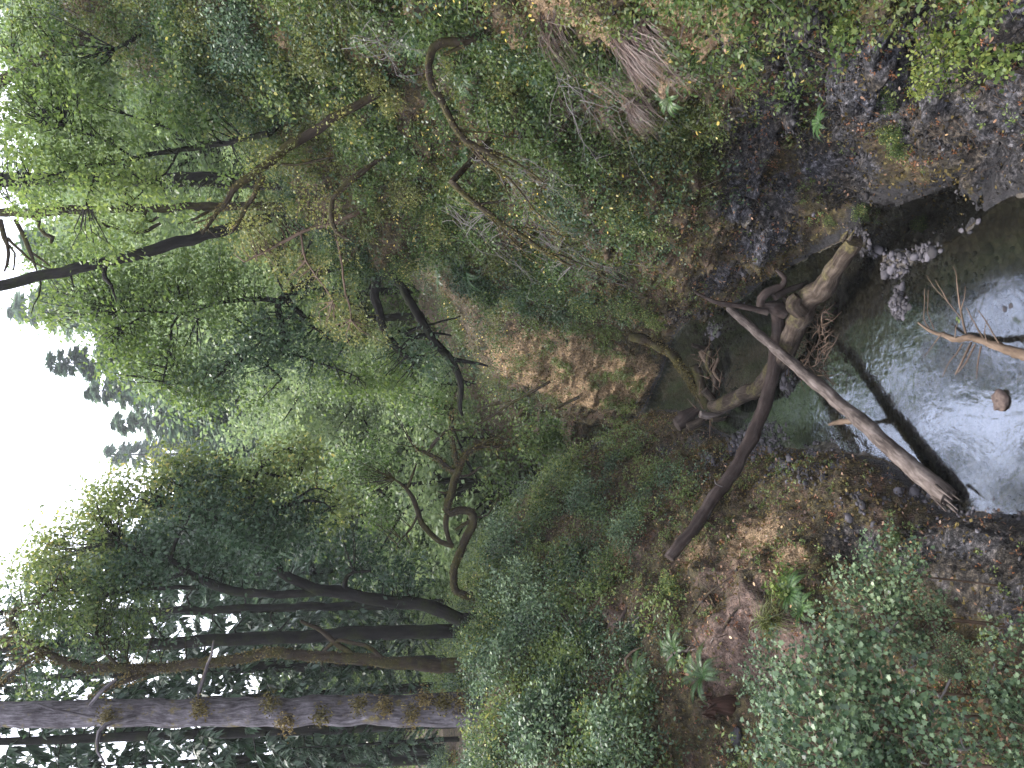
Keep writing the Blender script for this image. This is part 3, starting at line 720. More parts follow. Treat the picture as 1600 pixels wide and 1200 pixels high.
b = thing('fallen_log', tuple(at3(1480, 778, 11.2)), 'long straight pale bare log lying diagonally across the creek', 'log')
mb = MB(); A, B_ = at3(1140, 482, 17.5), at3(1482, 778, 11.15)
tube(mb, [A, A*.62+B_*.38+[0, 0, .03], A*.3+B_*.7, B_], [.085, .108, .128, .152], 18, step=.07, lump=.13, seed=4, wob=.02)
mbT = mb
mb = MB()
tube(mb, [A*.30+B_*.70+[.05, .05, .02], A*.36+B_*.64+[-.22, .30, .02], A*.40+B_*.60+[-.42, .42, -.05]], [.07, .05, .02], 8, step=.05, lump=.25, seed=8)
mb.build('branch_stub', M['wood_tan'], b, tuple(b.location))
mb = mbT
for k in range(9):
    o_ = rng.normal(size=3)*.07; tube(mb, [B_+o_*1.2+nrm(A-B_)*.25, B_+o_*1.5-nrm(A-B_)*rng.uniform(.02, .22)], [.035, .006], 5, step=.05, lump=.3, seed=k)
mb.build('trunk', M['wood_pale'], b, tuple(b.location))

b = thing('curved_log', tuple(at3(1052, 862, 15.2)), 'dark brown curved log running from the left bank down under the pale log', 'log')
mb = MB()
limb(mb, [(1046,872,13,15.2),(1075,835,15,15.3),(1110,790,16,15.6),(1150,725,17,15.9),(1185,660,18,16.1),(1205,600,18,16.25),(1213,545,16,16.3),(1216,500,17,16.3),(1214,470,22,16.2)], 16, 18, .14, 12, .66, step=.07)
mb.build('trunk', M['wood_dark'], b, tuple(b.location))
mb = MB(); p = at3(1128, 760, 15.55); tube(mb, [p, p+[.07, -.1, .17], p+[.16, -.12, .20]], [.018, .012, .006], 5, step=.04)
mb.build('broken_twig', M['twig_grey'], b, tuple(b.location))

b = thing('fallen_tree', tuple(at3(1328, 378, 13.0)), 'thick weathered trunk with a broken end at the right bank, sweeping left over the pool', 'fallen tree')
mb = MB()
limb(mb, [(1332,374,21,12.9),(1300,425,24,13.7),(1265,470,29,14.6),(1243,510,27,15.4),(1225,560,23,16.2),(1190,600,22,17.3),(1150,625,20,18.7),(1112,636,15,20.0)], 16, 22, .11, 22, .66, step=.06, wob=.05)
mbT = mb
mb = MB()
limb(mb, [(1250,487,13,14.7),(1240,474,12,14.6),(1247,462,9,14.5)], 15, 9, .35, 5, step=.05)
limb(mb, [(1243,487,9,14.8),(1234,470,8,14.7),(1236,462,4,14.6)], 15, 7, .35, 6, step=.05)
mb.build('branch_stub', M['wood_brown'], b, tuple(b.location))
mb = mbT
for k in range(9):
    p = at3(1328, 378, 12.95) + rng.normal(size=3)*.11; q = p + nrm(at3(1328,378,12.9)-at3(1300,425,13.7))*rng.uniform(.08, .26)
    tube(mb, [p, q], [.05, .008], 5, step=.06, lump=.35, seed=k)
mb.build('trunk', M['wood_brown'], b, tuple(b.location))

b = thing('root_snag', tuple(at3(1214, 478, 16.0)), 'knotted dark root snag with curling arms where the logs meet', 'driftwood')
mb = MB()
limb(mb, [(1228,490,14,16.0),(1212,482,17,16.0),(1192,478,11,16.1),(1192,466,10,16.0),(1204,456,10,15.9),(1222,448,8,15.8),(1227,434,6,15.7),(1213,420,3,15.7)], 16, 12, .25, 3, .75, step=.06)
mb.build('thick_root', M['wood_dark'], b, tuple(b.location))
for pts in ([(1210,466,7),(1230,453,6),(1250,446,4),(1268,436,2)], [(1200,490,6),(1176,484,5),(1142,476,4.5),(1112,470,3.5),(1086,458,2)], [(1235,500,8),(1248,478,5),(1254,455,3)], [(1225,470,6),(1245,462,5),(1262,452,2)]):
    mb = MB(); limb(mb, pts, 16.0, 8, .25, 31, step=.06); mb.build('root', M['wood_dark'], b, tuple(b.location))
mb = MB()
for k in range(130):                                           # the tangle of rootlets hanging below the trunk
    x0, y0 = rng.uniform(1238, 1290), rng.uniform(478, 590); Y0 = 16.6 - (x0-1238)*.04
    p = at3(x0, y0, Y0); p[2] = max(p[2], .12)
    q = p + np.array([rng.normal()*.22, -rng.uniform(.0, .4), -rng.uniform(.0, .22)]); q[2] = max(q[2], .03)
    tube(mb, [p, (p+q)/2 + rng.normal(size=3)*.06, q], [.014, .009, .003], 3, step=.08, cap=False)
one('root_tangle', mb, M['twig_brown'], 'brown tangle of thin rootlets caught under the fallen trunks', 'driftwood')

def drift(name, pts, Y, mat, label, cat='driftwood', lump=.25, n=10, seed=1, group='driftwood piled below the far wall'):
    mb = MB(); limb(mb, pts, Y, n, lump, seed, .8, step=.05); return one(name, mb, M[mat], label, cat, group)
drift('mossy_log', [(1084,572,8),(1095,600,11),(1104,640,10)], 21.3, 'bark_moss', 'short fat mossy log end at the head of the driftwood pile', 'log')
drift('driftwood_piece', [(1080,538,4),(1094,543,5),(1112,548,3)], 21.6, 'wood_brown', 'topmost brown driftwood stick near the dark pool shore')
drift('driftwood_piece', [(1094,548,5),(1104,565,6),(1118,580,6),(1132,594,4)], 20.9, 'wood_tan', 'orange brown driftwood stick sloping down to the green pool')
drift('driftwood_piece', [(1110,548,5),(1106,570,5),(1118,596,5),(1114,615,4)], 20.7, 'wood_brown', 'crooked brown driftwood branch beside the green pool')
drift('driftwood_piece', [(1122,560,3),(1116,580,4),(1128,600,3)], 20.6, 'wood_tan', 'thin tan driftwood stick on the pool edge')
drift('driftwood_piece', [(1100,610,9),(1112,622,8),(1118,640,6)], 20.5, 'wood_brown', 'stubby brown driftwood block below the mossy log')
drift('pale_branch', [(1094,646,8),(1112,648,7),(1138,642,6),(1160,634,4),(1181,625,2)], 20.3, 'wood_pale', 'pale forked driftwood branch pointing over the gravel', 'driftwood')
drift('driftwood_piece', [(1112,656,5),(1130,655,4),(1150,647,2)], 20.2, 'wood_brown', 'thin brown driftwood branch under the pale forked one')
drift('stump_chunk', [(1058,664,13),(1072,654,15),(1090,640,12)], 21.4, 'wood_dark', 'dark rotten stump chunk on the left end of the driftwood pile', 'stump', .4)
drift('stump_chunk', [(1074,668,8),(1088,660,10),(1100,652,7)], 20.9, 'wood_brown', 'brown splintered stump piece at the foot of the dark stump', 'stump', .4)
mb = MB(); Qm = limb(mb, [(985,524,12,23.2),(1020,536,11,22.9),(1048,552,11,22.6),(1070,585,9,22.2),(1096,624,7,21.6)], 22.6, 10, .3, 9, .7, step=.08)
one('leaning_mossy_log', mb, M['bark_moss'], 'yellow green mossy log leaning from the far wall onto the driftwood', 'log')
ob_ = bpy.data.objects['leaning_mossy_log']; mo_ = moss_on('moss', Qm, .12, 2600, None, tuple(ob_.location), .06); mo_.parent = ob_; mo_.location = (0, 0, 0)
mb = MB()
for k in range(45):
    p = at3(rng.uniform(1085, 1140), rng.uniform(545, 660), rng.uniform(20.2, 21.4)); p[2] = max(p[2], .1)
    q = p + rng.normal(size=3)*np.array([.35, .35, .12]); q[2] = max(q[2], .05); tube(mb, [p, q], [.018, .006], 4, step=.2, lump=.2, cap=False)
one('stick_litter', mb, M['twig_brown'], 'loose small sticks strewn over the driftwood pile', 'sticks')['kind'] = 'stuff'

# dead branch reaching in from the lower right
b = thing('dead_branch', tuple(at3(1600, 555, 9.15)), 'tan dead branch with bare twigs reaching over the shallow water', 'branch')
mb = MB(); limb(mb, [(1436,506,2,11.6),(1457,520,4,11.3),(1492,529,6.5,10.7),(1520,529,8,10.2),(1555,541,10,9.7),(1600,555,12,9.15),(1650,572,13,8.6)], 10, 10, .25, 5, .78, step=.05)
mb.build('limb', M['wood_tan'], b, tuple(b.location))
tw = [[(1511,520,3,10.3),(1501,480,2.4,10.2),(1494,427,1.5,10.1),(1487,415,.8,10.1)], [(1503,485,1.6,10.2),(1508,465,1.3,10.1),(1509,446,1,10.1)],
      [(1505,500,2,10.3),(1480,473,1.8,10.5),(1462,436,1,10.6)], [(1482,475,1.5,10.5),(1465,455,1.2,10.7),(1449,431,.8,10.8)],
      [(1450,515,1.8,11.3),(1443,501,1.5,11.3),(1448,452,.9,11.2)], [(1458,518,1.6,11.2),(1449,490,1.2,11.2),(1453,455,.8,11.1)],
      [(1541,531,2.2,9.9),(1520,497,1.6,10),(1511,480,1,10)], [(1560,535,2,9.6),(1543,506,1.6,9.7),(1529,485,1,9.8)],
      [(1520,536,3.4,10.2),(1506,562,3,10.2),(1494,584,2,10.3)], [(1528,538,3,10),(1511,565,2.2,10.1),(1498,581,1.4,10.2)],
      [(1536,541,2.4,9.9),(1529,567,1.8,9.9),(1528,592,1,9.9)], [(1504,536,2.2,10.4),(1487,562,1.6,10.5),(1473,589,.9,10.6)],
      [(1470,524,2,10.9),(1456,545,1.4,11),(1444,560,.8,11)], [(1545,536,1.8,9.8),(1540,515,1.3,9.8),(1545,500,.8,9.8)], [(1490,528,1.8,10.6),(1493,510,1.2,10.5),(1497,503,.8,10.5)]]
for t_ in tw:
    mb = MB(); limb(mb, t_, 10, 6, .15, 2, .62, step=.08, wob=.03); mb.build('twig', M['wood_tan'], b, tuple(b.location))
mb = MB(); p = at3(1497, 503, 10.45); leaves(mb, [p, p+[.02, .02, 0]], [[.3, -1, .2], [1, .2, 0]], [[0, 0, 1], [0, .2, 1]], .07, [.8, .6], T_MAP)
mb.build('leaf', M['leaf_yellow'], b, tuple(b.location))

# stones
def stone(mb, c, r, sq=(1, 1, .7), seed=0, det=0.25, n=10):
    u = np.linspace(0, math.pi, n+1)[1:-1]; v = np.arange(2*n)*math.pi/n
    S = np.stack([np.sin(u)[:, None]*np.cos(v), np.sin(u)[:, None]*np.sin(v), np.cos(u)[:, None]+0*v], -1)
    S = np.concatenate([S.reshape(-1, 3), [[0, 0, 1], [0, 0, -1]]])
    k = 1 + det*fbm(S + seed*7.3, 1.1, 3, seed)
    V = np.asarray(c) + S*k[:, None]*np.asarray(sq)*r
    m_ = 2*n; i = np.arange(n-2)[:, None]*m_; j = np.arange(m_)[None]; j2 = (j+1) % m_
    mb.add(V, np.stack([i+j, i+j2, i+m_+j2, i+m_+j], -1).reshape(-1, 4)[:, ::-1], rng.uniform())
    jj = np.arange(m_); T0 = (n-1)*m_
    mb.add(V, np.stack([jj, (jj+1) % m_, np.full(m_, T0)], -1)[:, ::-1], .5)
    mb.add(V, np.stack([(n-2)*m_+(jj+1) % m_, (n-2)*m_+jj, np.full(m_, T0+1)], -1)[:, ::-1], .5)
mb = MB(); c = pixz(1562, 626, .03); stone(mb, c - [0, 0, .02], .135, (1.15, .8, .62), 9, .42, 18)
one('boulder', mb, M['boulder'], 'single reddish brown boulder standing in the shallow creek', 'boulder')
# pebbles: an icosahedron-ish low stone, thousands, one sheet of stuff
def pebbles(mb, P, r):
    t_ = (1+5**.5)/2
    I = nrm(np.array([[-1,t_,0],[1,t_,0],[-1,-t_,0],[1,-t_,0],[0,-1,t_],[0,1,t_],[0,-1,-t_],[0,1,-t_],[t_,0,-1],[t_,0,1],[-t_,0,-1],[-t_,0,1]]))
    Fi = np.array([[0,11,5],[0,5,1],[0,1,7],[0,7,10],[0,10,11],[1,5,9],[5,11,4],[11,10,2],[10,7,6],[7,1,8],[3,9,4],[3,4,2],[3,2,6],[3,6,8],[3,8,9],[4,9,5],[2,4,11],[6,2,10],[8,6,7],[9,8,1]])
    n = len(P); th = rng.uniform(0, 6.28, n); c_, s_ = np.cos(th), np.sin(th)
    S = I[None]*np.stack([rng.uniform(.7, 1.3, n), rng.uniform(.6, 1.0, n), rng.uniform(.35, .75, n)], -1)[:, None]*(1+.12*rng.normal(size=(n, 12, 1)))
    X = S[..., 0]*c_[:, None] - S[..., 1]*s_[:, None]; Yy = S[..., 0]*s_[:, None] + S[..., 1]*c_[:, None]
    V = P[:, None] + np.stack([X, Yy, S[..., 2]], -1)*np.asarray(r)[:, None, None]
    mb.add(V.reshape(-1, 3), (Fi[None] + np.arange(n)[:, None, None]*12).reshape(-1, 3), np.repeat(rng.uniform(0, 1, n), 12))
mb = MB()
for px, py, rx, ry, n in [(1230,590,.55,.55,420),(1200,690,.5,.9,620),(1170,700,.5,.6,300),(1405,480,.5,.42,460),(1400,420,.2,.4,90),(1350,385,.4,.7,300),
                          (1285,720,.35,.5,160),(1340,735,.2,.6,110),(1430,775,.25,.4,80),(1110,510,.5,1.2,300),(1575,480,.3,.35,120),(1500,560,1.2,1.4,160),
                          (1560,720,.8,1.2,160),(1470,440,.8,.8,120),(1300,640,.8,1.3,160),(1450,720,.7,.7,140),(1500,790,.2,.4,50),(1590,490,.3,.3,80),(1440,395,.3,.5,140)]:
    c = pixz(px, py, 0); q = rng.normal(size=(n, 2))*.6
    X = c[0] + q[:, 0]*rx; Y = c[1] + q[:, 1]*ry
    Z = np.array([ground_z(x, y) for x, y in zip(X, Y)])
    r_ = rng.uniform(.018, .055, n)*(1 + (rng.uniform(size=n) < .06)*1.2)
    pebbles(mb, np.stack([X, Y, Z + r_*.25], -1), r_)
o_ = mb.build('gravel', M['gravel'], smooth=False); o_['kind'] = 'stuff'; o_['label'] = 'grey rounded pebbles in bars along the creek'; o_['category'] = 'gravel'

# ---------------------------------------------------------------- trees
def blob(px, py, Y, rx, ry, n, tint=.5, dz=None):
    c = pix(px, py, Y); s = Y/FPX
    return (c, (ry*s, dz or max(rx, ry)*s*.9, rx*s), n, tint)
def tree(name, label, cat, bark, limbs, leafs, size=.13, per=24, r=.45, tmpl=T_DIA, Y=22, lump=.14, group=None, twr=.012, base=None, trunk_n=1, tilt=.45, dens=1.0, rs=1.0, wob=.05, twigmat=None, down=None, flat=.28, moss=0):
    """limbs: polylines in photo pixels at distance Y; leafs: [(material, [blobs])]"""
    keep = []
    mb = MB(); lines = list(limbs)
    for k, pts in enumerate(lines):
        if k == 0 and down is not None:                        # carry the trunk's foot down to the ground
            p = pix(pts[0][0], pts[0][1], pts[0][3] if len(pts[0]) > 3 else Y)
            if down:                                            # stems on the slope: root in the nearest ground
                q_ = FPt[np.argmin(np.linalg.norm(FPt - p, axis=1))] - [0, 0, .15]
            else:
                q_ = np.array([p[0], p[1], ground_z(p[0], p[1]) - .25])
            if p[2] > q_[2] or down:
                Q, _ = tube(mb, [q_, p], [pts[0][2]*rs*Y/FPX*1.25, pts[0][2]*rs*Y/FPX*.98], 10, step=.3, lump=lump, seed=3)
                keep.append(Q)
        if k < trunk_n: limb(mb, pts, Y, 12, lump, k*5+3, rs, keep=keep, step=.15, wob=wob)
    P0 = keep[0][0]
    t = thing(name, tuple(P0), label, cat, group)
    mb.build('trunk', M[bark], t, tuple(P0))
    for k, pts in enumerate(lines):
        if k >= trunk_n:
            mb = MB(); limb(mb, pts, Y, 8, lump, k*5+3, rs, keep=keep, step=.2, wob=wob); mb.build('limb', M[bark], t, tuple(P0))
    for mat, blobs in leafs:
        lf = MB(); tg = MB(); crown(lf, tg, blobs, size, per, dens*1.5, r, tmpl, keep, twr, tilt, flat=flat)
        for v_, f_, t__, c_ in zip(tg.V, tg.F, tg.T, tg.TC):
            lf.V.append(v_); lf.F.append(f_ + lf.n); lf.T.append(t__); lf.TC.append(c_); lf.M.append(1)
        lf.n += tg.n
        if lf.V: lf.build('crown', [M[mat], M[twigmat or bark]], t, tuple(P0), smooth=False)
    if moss:
        for q_ in keep[:6]: moss_on('moss', q_, moss, int(60*len(q_)*moss/.05*.25), t, tuple(P0), .045 if Y < 17 else .07)
    return t, keep

# --- left bank
t, k_ = tree('fir_tree', 'thick grey barked fir trunk rising straight up the left side', 'tree', 'bark_fir',
     [[(760,1112,36),(700,1110,34),(600,1110,32),(450,1111,30),(300,1113,28),(150,1115,27),(0,1117,25),(-150,1119,24),(-500,1124,18)],
      [(210,1120,4,20.2),(160,1135,5,19.8),(150,1165,3,19.5),(165,1195,2,19.3)], [(170,1125,3,20.2),(100,1110,3,20.0),(60,1100,2,19.9)],
      [(310,1095,4,20.2),(320,1060,4,20),(330,1020,2.5,19.8),(335,1000,1.5,19.7)], [(140,1100,4,20.3),(155,1080,4,20.1),(185,1060,3,19.9)]], [], Y=20.5, down=0, lump=.05, rs=.75)
for j, (px, py) in enumerate([(420,1098), (445,1130), (308,1108), (165,1120), (560,1100), (600,1104), (690,1098), (500,1118), (640,1118), (660,1092), (720,1100)]):
    mb = MB(); c = pix(px, py, 20.05) + [0, 0, 0]
    P = c + rng.normal(size=(260, 3))*np.array([.13, .08, .11]); leaves(mb, P, rng.normal(size=(260, 3)) - [0, 0, 1.2], rdir(260), .09, .5 + .2*rng.normal(size=260), T_NAR*np.array([1, 2, 1]))
    mb.build('lichen_tuft', M['moss_tuft'], t, tuple(t.location))

tree('mossy_maple', 'dark mossy maple bending up and over from the left bank', 'tree', 'bark_dark',
     [[(722,968,17),(690,955,18),(660,945,17),(608,938,17),(546,928,16),(500,924,15),(475,915,14),(450,900,13),(430,880,12),(415,852,11),(402,838,10)],
      [(500,924,11),(440,928,11),(375,926,12),(325,912,12),(292,892,9),(267,872,7),(233,866,5),(190,850,3)],
      [(308,918,7),(271,918,6),(230,922,4),(180,930,3)], [(402,838,9),(410,815,7),(432,795,6),(460,785,5),(490,780,3),(515,790,2)],
      [(405,825,7),(395,790,5),(392,765,4),(405,735,4),(425,712,3),(450,700,2)], [(455,785,4),(480,765,3),(500,762,2),(520,770,1.5)],
      [(292,892,5),(270,905,4),(240,915,3),(200,905,2)], [(415,740,4),(440,745,3),(470,740,2)], [(540,925,8),(540,905,6),(555,895,4),(580,893,3)],
      [(267,872,5),(280,840,4),(300,800,3),(290,765,2)], [(402,838,6),(360,820,5),(310,800,3),(250,790,2)]],
     [('leaf_dark', [blob(330,790,22,80,60,70,.62), blob(400,830,21.5,60,45,55,.6), blob(290,850,22,70,45,45,.55), blob(220,880,22,60,50,38,.5), blob(350,880,22,60,40,30,.45),
                     blob(470,820,22,60,60,36,.5), blob(560,870,23,60,50,25,.4), blob(620,900,22.5,50,35,18,.4)]),
      ('leaf_mid', [blob(230,770,22.5,70,40,48,.6), blob(170,800,22.5,60,45,44,.62), blob(300,740,22.5,60,35,40,.65), blob(400,760,22.3,60,40,38,.6), blob(460,720,22.5,60,35,36,.65), blob(520,790,23,60,45,30,.55), blob(150,860,23,55,45,36,.6), blob(90,850,23,45,35,26,.6), blob(60,890,23,40,30,20,.55), blob(260,715,23,40,30,24,.6)])],
     Y=22, down=0, size=.13, rs=.6, dens=1.3)
tree('curving_maple', 'snaking mossy maple with a forked top against the white sky', 'tree', 'bark_moss',
     [[(690,1040,17),(640,1036,16),(560,1030,14),(480,1022,13),(417,1021,12),(333,1034,12),(250,1045,12),(188,1043,11),(125,1042,10),(75,1022,9),(42,997,8),(18,979,7),(16,958,6),(30,948,4),(62,940,2)],
      [(42,1000,6),(20,994,6),(0,1004,6),(-40,1010,5)], [(229,1050,8),(195,1066,7),(167,1077,5),(140,1098,3)], [(75,1022,5),(50,1030,4),(20,1050,5),(0,1072,6)],
      [(75,1022,4),(60,1010,3),(40,1020,3),(10,1020,2)], [(560,1030,8),(520,1005,8),(500,985,6),(470,970,4)], [(600,1030,7),(570,1010,6),(530,1000,5),(505,1020,4),(500,1040,3)],
      [(188,1043,5),(170,1025,4),(150,1000,3)], [(60,940,2.5),(80,915,2),(95,890,1.2)]],
     [('leaf_mid', [blob(110,960,21.5,55,30,34,.5), blob(60,910,22,50,30,26,.5), blob(160,920,22,60,35,32,.5), blob(200,980,22,50,35,20,.4), blob(30,990,21,30,20,8,.5), blob(120,1085,21.5,50,16,12,.45), blob(40,1090,21.5,30,14,6,.45)]),
      ('leaf_dark', [blob(180,1000,22,60,35,16,.5), blob(90,1060,22,60,25,12,.5), blob(300,1000,22,70,30,14,.45)])],
     Y=21.5, down=0, size=.12, rs=.62, dens=1.3, moss=.12)
tree('straight_trunk_tree', 'tall straight dark trunk second from the thick grey fir', 'tree', 'bark_dark',
     [[(710,985,15),(600,988,14),(400,997,13),(250,1006,12),(100,1008,11),(-60,1011,9),(-400,1020,6)]] +
     [[(x, 1000, 3), (x-14, 1000+s*14, 2.2), (x+4, 1000+s*36, 1.2)] for x, s in ((120,-1),(200,1),(260,-1),(330,1),(380,-1),(150,1),(450,-1),(520,1))],
     [('needles', [blob(100,990,24.5,60,35,30,.5), blob(-20,1000,24.5,60,40,30,.5), blob(240,1030,24.8,50,25,14,.4)])], Y=24.5, down=0, lump=.06, rs=.76, size=.26, per=18, tmpl=T_NAR*np.array([1,1.4,1]))
tree('slender_trunk_tree', 'thinnest straight dark trunk standing right of the other left bank trunks', 'tree', 'bark_dark',
     [[(715,940,8),(560,946,8),(400,950,7.5),(250,955,7),(100,958,6),(-60,960,5),(-300,965,3)]] +
     [[(x, 950, 2.5), (x-10, 950+s*14, 1.8), (x+6, 950+s*34, 1)] for x, s in ((180,-1),(240,1),(300,-1),(340,1),(390,-1),(430,1))],
     [('needles', [blob(60,940,28,70,30,18,.5), blob(200,945,28,60,28,12,.4), blob(-40,950,28,60,30,18,.45)])], Y=28, down=0, lump=.06, rs=.76, size=.28, per=16, tmpl=T_NAR*np.array([1,1.4,1]))
tree('loop_tree', 'mossy tree with its trunk bent into a round loop above the left bank bushes', 'tree', 'bark_moss',
     [[(745,935,10),(712,925,8),(708,893,8),(716,868,9),(728,840,9.5),(738,822,10),(739,806,10),(731,798,9),(716,797,9),(702,802,8),(699,793,9),(706,772,9),(710,750,9),(716,734,9)],
      [(716,736,8),(723,718,6),(735,703,5),(754,697,4.5),(780,698,3.5),(812,692,2)], [(754,697,3.5),(762,687,3),(776,683,2.6),(800,690,1.6)],
      [(716,728,5),(709,700,4.5),(706,672,3),(708,640,2)], [(712,737,4.5),(700,733,5),(688,719,5),(672,709,4.5),(660,704,4),(646,698,2)],
      [(668,707,4),(682,688,4),(692,676,3.5),(704,672,3),(720,672,2.5),(740,668,1.8)], [(697,803,6),(695,820,6),(700,838,5),(706,852,5)],
      [(708,854,6),(688,847,6),(672,834,6),(658,816,6),(652,795,5.5),(645,776,5),(632,760,3.5),(616,750,2)], [(636,762,3.5),(644,744,3),(650,724,1.5)],
      [(736,812,4),(726,818,5),(712,828,3)], [(652,805,3),(640,828,2.5),(620,850,1.5)], [(739,810,3),(760,806,2),(775,786,1.2)], [(706,768,3),(694,770,2.4),(684,768,1.4)],
      [(720,745,3),(735,742,2.5),(752,728,2),(768,738,1.2)]],
     [('leaf_bright', [blob(620,690,24,50,38,40,.35), blob(650,640,24,45,40,36,.4), blob(560,740,25,50,40,34,.4), blob(600,800,25,45,35,22,.4)]),
      ('leaf_mid', [blob(770,740,24,45,35,24,.55), blob(700,650,24,45,35,26,.5), blob(830,690,23.5,45,28,34,.55), blob(870,680,23.5,30,26,22,.55), blob(800,780,23,40,40,20,.5), blob(780,640,24.5,40,25,16,.6), blob(640,880,24,40,35,14,.5)])],
     Y=24, down=0, size=.12, wob=.02, lump=.1, rs=.74, moss=.10)
mb = MB()
for a_, b_2 in (((738,668,1.6,23.8),(860,596,2.4,22.5)), ((740,640,1,23.6),(800,628,1.6,23)), ((866,640,2.5,23),(905,620,2.5,22.6))):
    limb(mb, [a_, b_2], 23, 6, .1, 4, step=.3, wob=.03)
one('leaning_pole', mb, M['bark_moss'], 'thin bare poles leaning from the far cliff towards the loop tree', 'dead wood')

# --- right bank
tree('gnarled_maple', 'gnarled dark maple drooping its limbs over the gorge from the right bank', 'tree', 'bark_dark',
     [[(600,400,12),(590,425,12),(585,455,10),(590,480,9),(598,512,9),(615,535,9),(626,550,8),(640,560,5),(650,566,2)],
      [(600,420,10),(625,445,9),(634,462,9),(648,485,9),(667,517,9),(687,543,9),(707,563,9),(716,582,8),(720,603,7),(719,628,6),(722,650,3)],
      [(700,557,6),(720,563,5),(735,566,4),(760,571,2)], [(626,545,5),(640,528,4),(680,522,3),(705,525,2)], [(634,522,4),(660,510,3),(720,492,1.5)],
      [(600,410,8),(557,402,9),(527,416,9),(493,430,8),(467,447,8),(450,457,7),(447,470,5),(465,485,6),(482,505,5)],
      [(493,430,4),(480,420,4),(484,408,3)], [(467,447,7),(445,460,6),(433,478,7),(440,505,8),(447,530,8),(443,550,6)],
      [(445,470,7),(413,466,6),(367,470,4),(333,476,3.5),(310,483,3.5),(283,490,3),(233,487,2.4),(187,490,1.5)],
      [(286,490,3),(270,508,2.8),(267,523,2.6),(262,557,2.2),(253,597,1.5)], [(283,490,2.4),(300,496,2),(310,500,1)], [(310,480,2),(285,472,2),(270,478,1.2)],
      [(443,545,5),(413,527,5),(392,528,4),(380,533,3)], [(413,530,3),(395,545,2.5),(383,550,1.5)], [(440,548,4),(415,570,2.5),(440,590,3),(430,600,1.5)],
      [(413,527,3),(390,515,3),(373,500,2)], [(443,555,4),(480,560,3),(520,575,2),(560,590,1)], [(482,505,4),(505,520,3),(520,535,2)],
      [(240,487,2),(215,500,1.6),(190,512,1)]],
     [('leaf_bright', [blob(360,480,22,70,60,48,.4), blob(280,460,22,70,55,50,.45), blob(200,470,22,60,45,44,.45), blob(150,480,22.5,50,45,44,.45), blob(240,560,22,70,50,60,.4), blob(300,610,22.5,50,40,40,.45), blob(190,540,22.5,50,40,34,.5), blob(120,500,23,35,35,26,.5), blob(110,420,23,40,40,26,.45), blob(70,480,23.5,30,35,16,.5), blob(60,400,23.5,30,30,14,.5), blob(330,420,22,60,40,36,.5), blob(500,470,22.5,60,50,22,.5), blob(400,600,23,60,45,30,.4), blob(530,590,23,60,40,30,.4), blob(600,600,23,50,30,24,.4), blob(200,420,22.5,70,35,26,.45)]),
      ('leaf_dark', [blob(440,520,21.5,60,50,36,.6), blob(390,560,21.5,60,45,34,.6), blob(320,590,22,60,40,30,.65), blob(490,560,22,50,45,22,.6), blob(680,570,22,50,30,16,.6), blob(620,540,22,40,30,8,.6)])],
     Y=22, size=.125, rs=.72)
t2, _ = tree('leaning_fir_trunk', 'bare dark fir trunk leaning in from the top of the photo', 'tree', 'bark_dark',
     [[(420,338,10),(360,357,10),(310,371,10),(250,388,10),(200,400,9.5),(100,424,9),(0,446,9),(-150,482,8),(-400,545,5)],
      [(165,412,4),(158,432,5),(172,440,3),(180,470,1)], [(110,424,2.5),(108,440,2),(114,446,1)], [(62,432,2),(60,460,1.4),(50,490,.8)]], [], Y=20.3, lump=.05, rs=.9)
tree('lichen_covered_limb_tree', 'slender mossy trunk leaning up and left out of the right slope', 'tree', 'bark_moss',
     [[(610,130,7),(580,152,7),(545,175,7),(500,200,7.5),(467,220,7.5),(417,257,7),(390,276,6.5),(367,293,5.5),(350,318,4),(333,340,3.5),(313,368,2)],
      [(412,275,4.5),(398,300,4),(383,320,4),(372,340,3),(362,362,2)], [(430,245,3),(440,232,3),(452,228,1.5)], [(440,255,2.5),(470,258,2),(520,246,1)], [(350,318,2),(340,330,1.6),(300,345,1)]],
     [('leaf_olive', [blob(400,260,14,50,35,18,.45), blob(470,230,14,45,30,16,.5), blob(350,350,15,40,30,14,.6), blob(520,190,13.5,40,30,14,.55)])], Y=14.3, moss=.06, down=.1, size=.055, per=20, r=.22, twr=.006)
tree('arching_vine_maple', 'brown arching vine maple stem curving down the right slope', 'tree', 'bark_moss',
     [[(722,66,8),(700,64,8),(683,67,8),(674,78,8),(668,98,7),(667,115,7),(673,140,7),(690,167,6.5),(710,197,6.5),(722,212,6),(735,224,6),(760,238,5),(780,250,3.5),(800,262,2)],
      [(722,72,4),(705,76,4),(690,84,3)], [(712,200,3),(740,205,2),(780,210,1.5),(815,212,1)], [(760,237,4),(780,245,3),(820,262,2),(850,285,1)], [(735,222,4),(765,255,3),(800,285,2),(840,330,1.2),(870,360,1)],
      [(710,200,2.6),(735,232,2),(775,270,1.5),(800,310,1)]],
     [('leaf_olive', [blob(700,130,11.5,30,24,12,.5), blob(760,180,11.5,40,26,16,.5), blob(780,260,12,40,26,14,.5)])], Y=11.7, rs=.85, moss=.05, down=.1, size=.05, per=16, r=.18, twr=.005, twigmat='twig_grey')
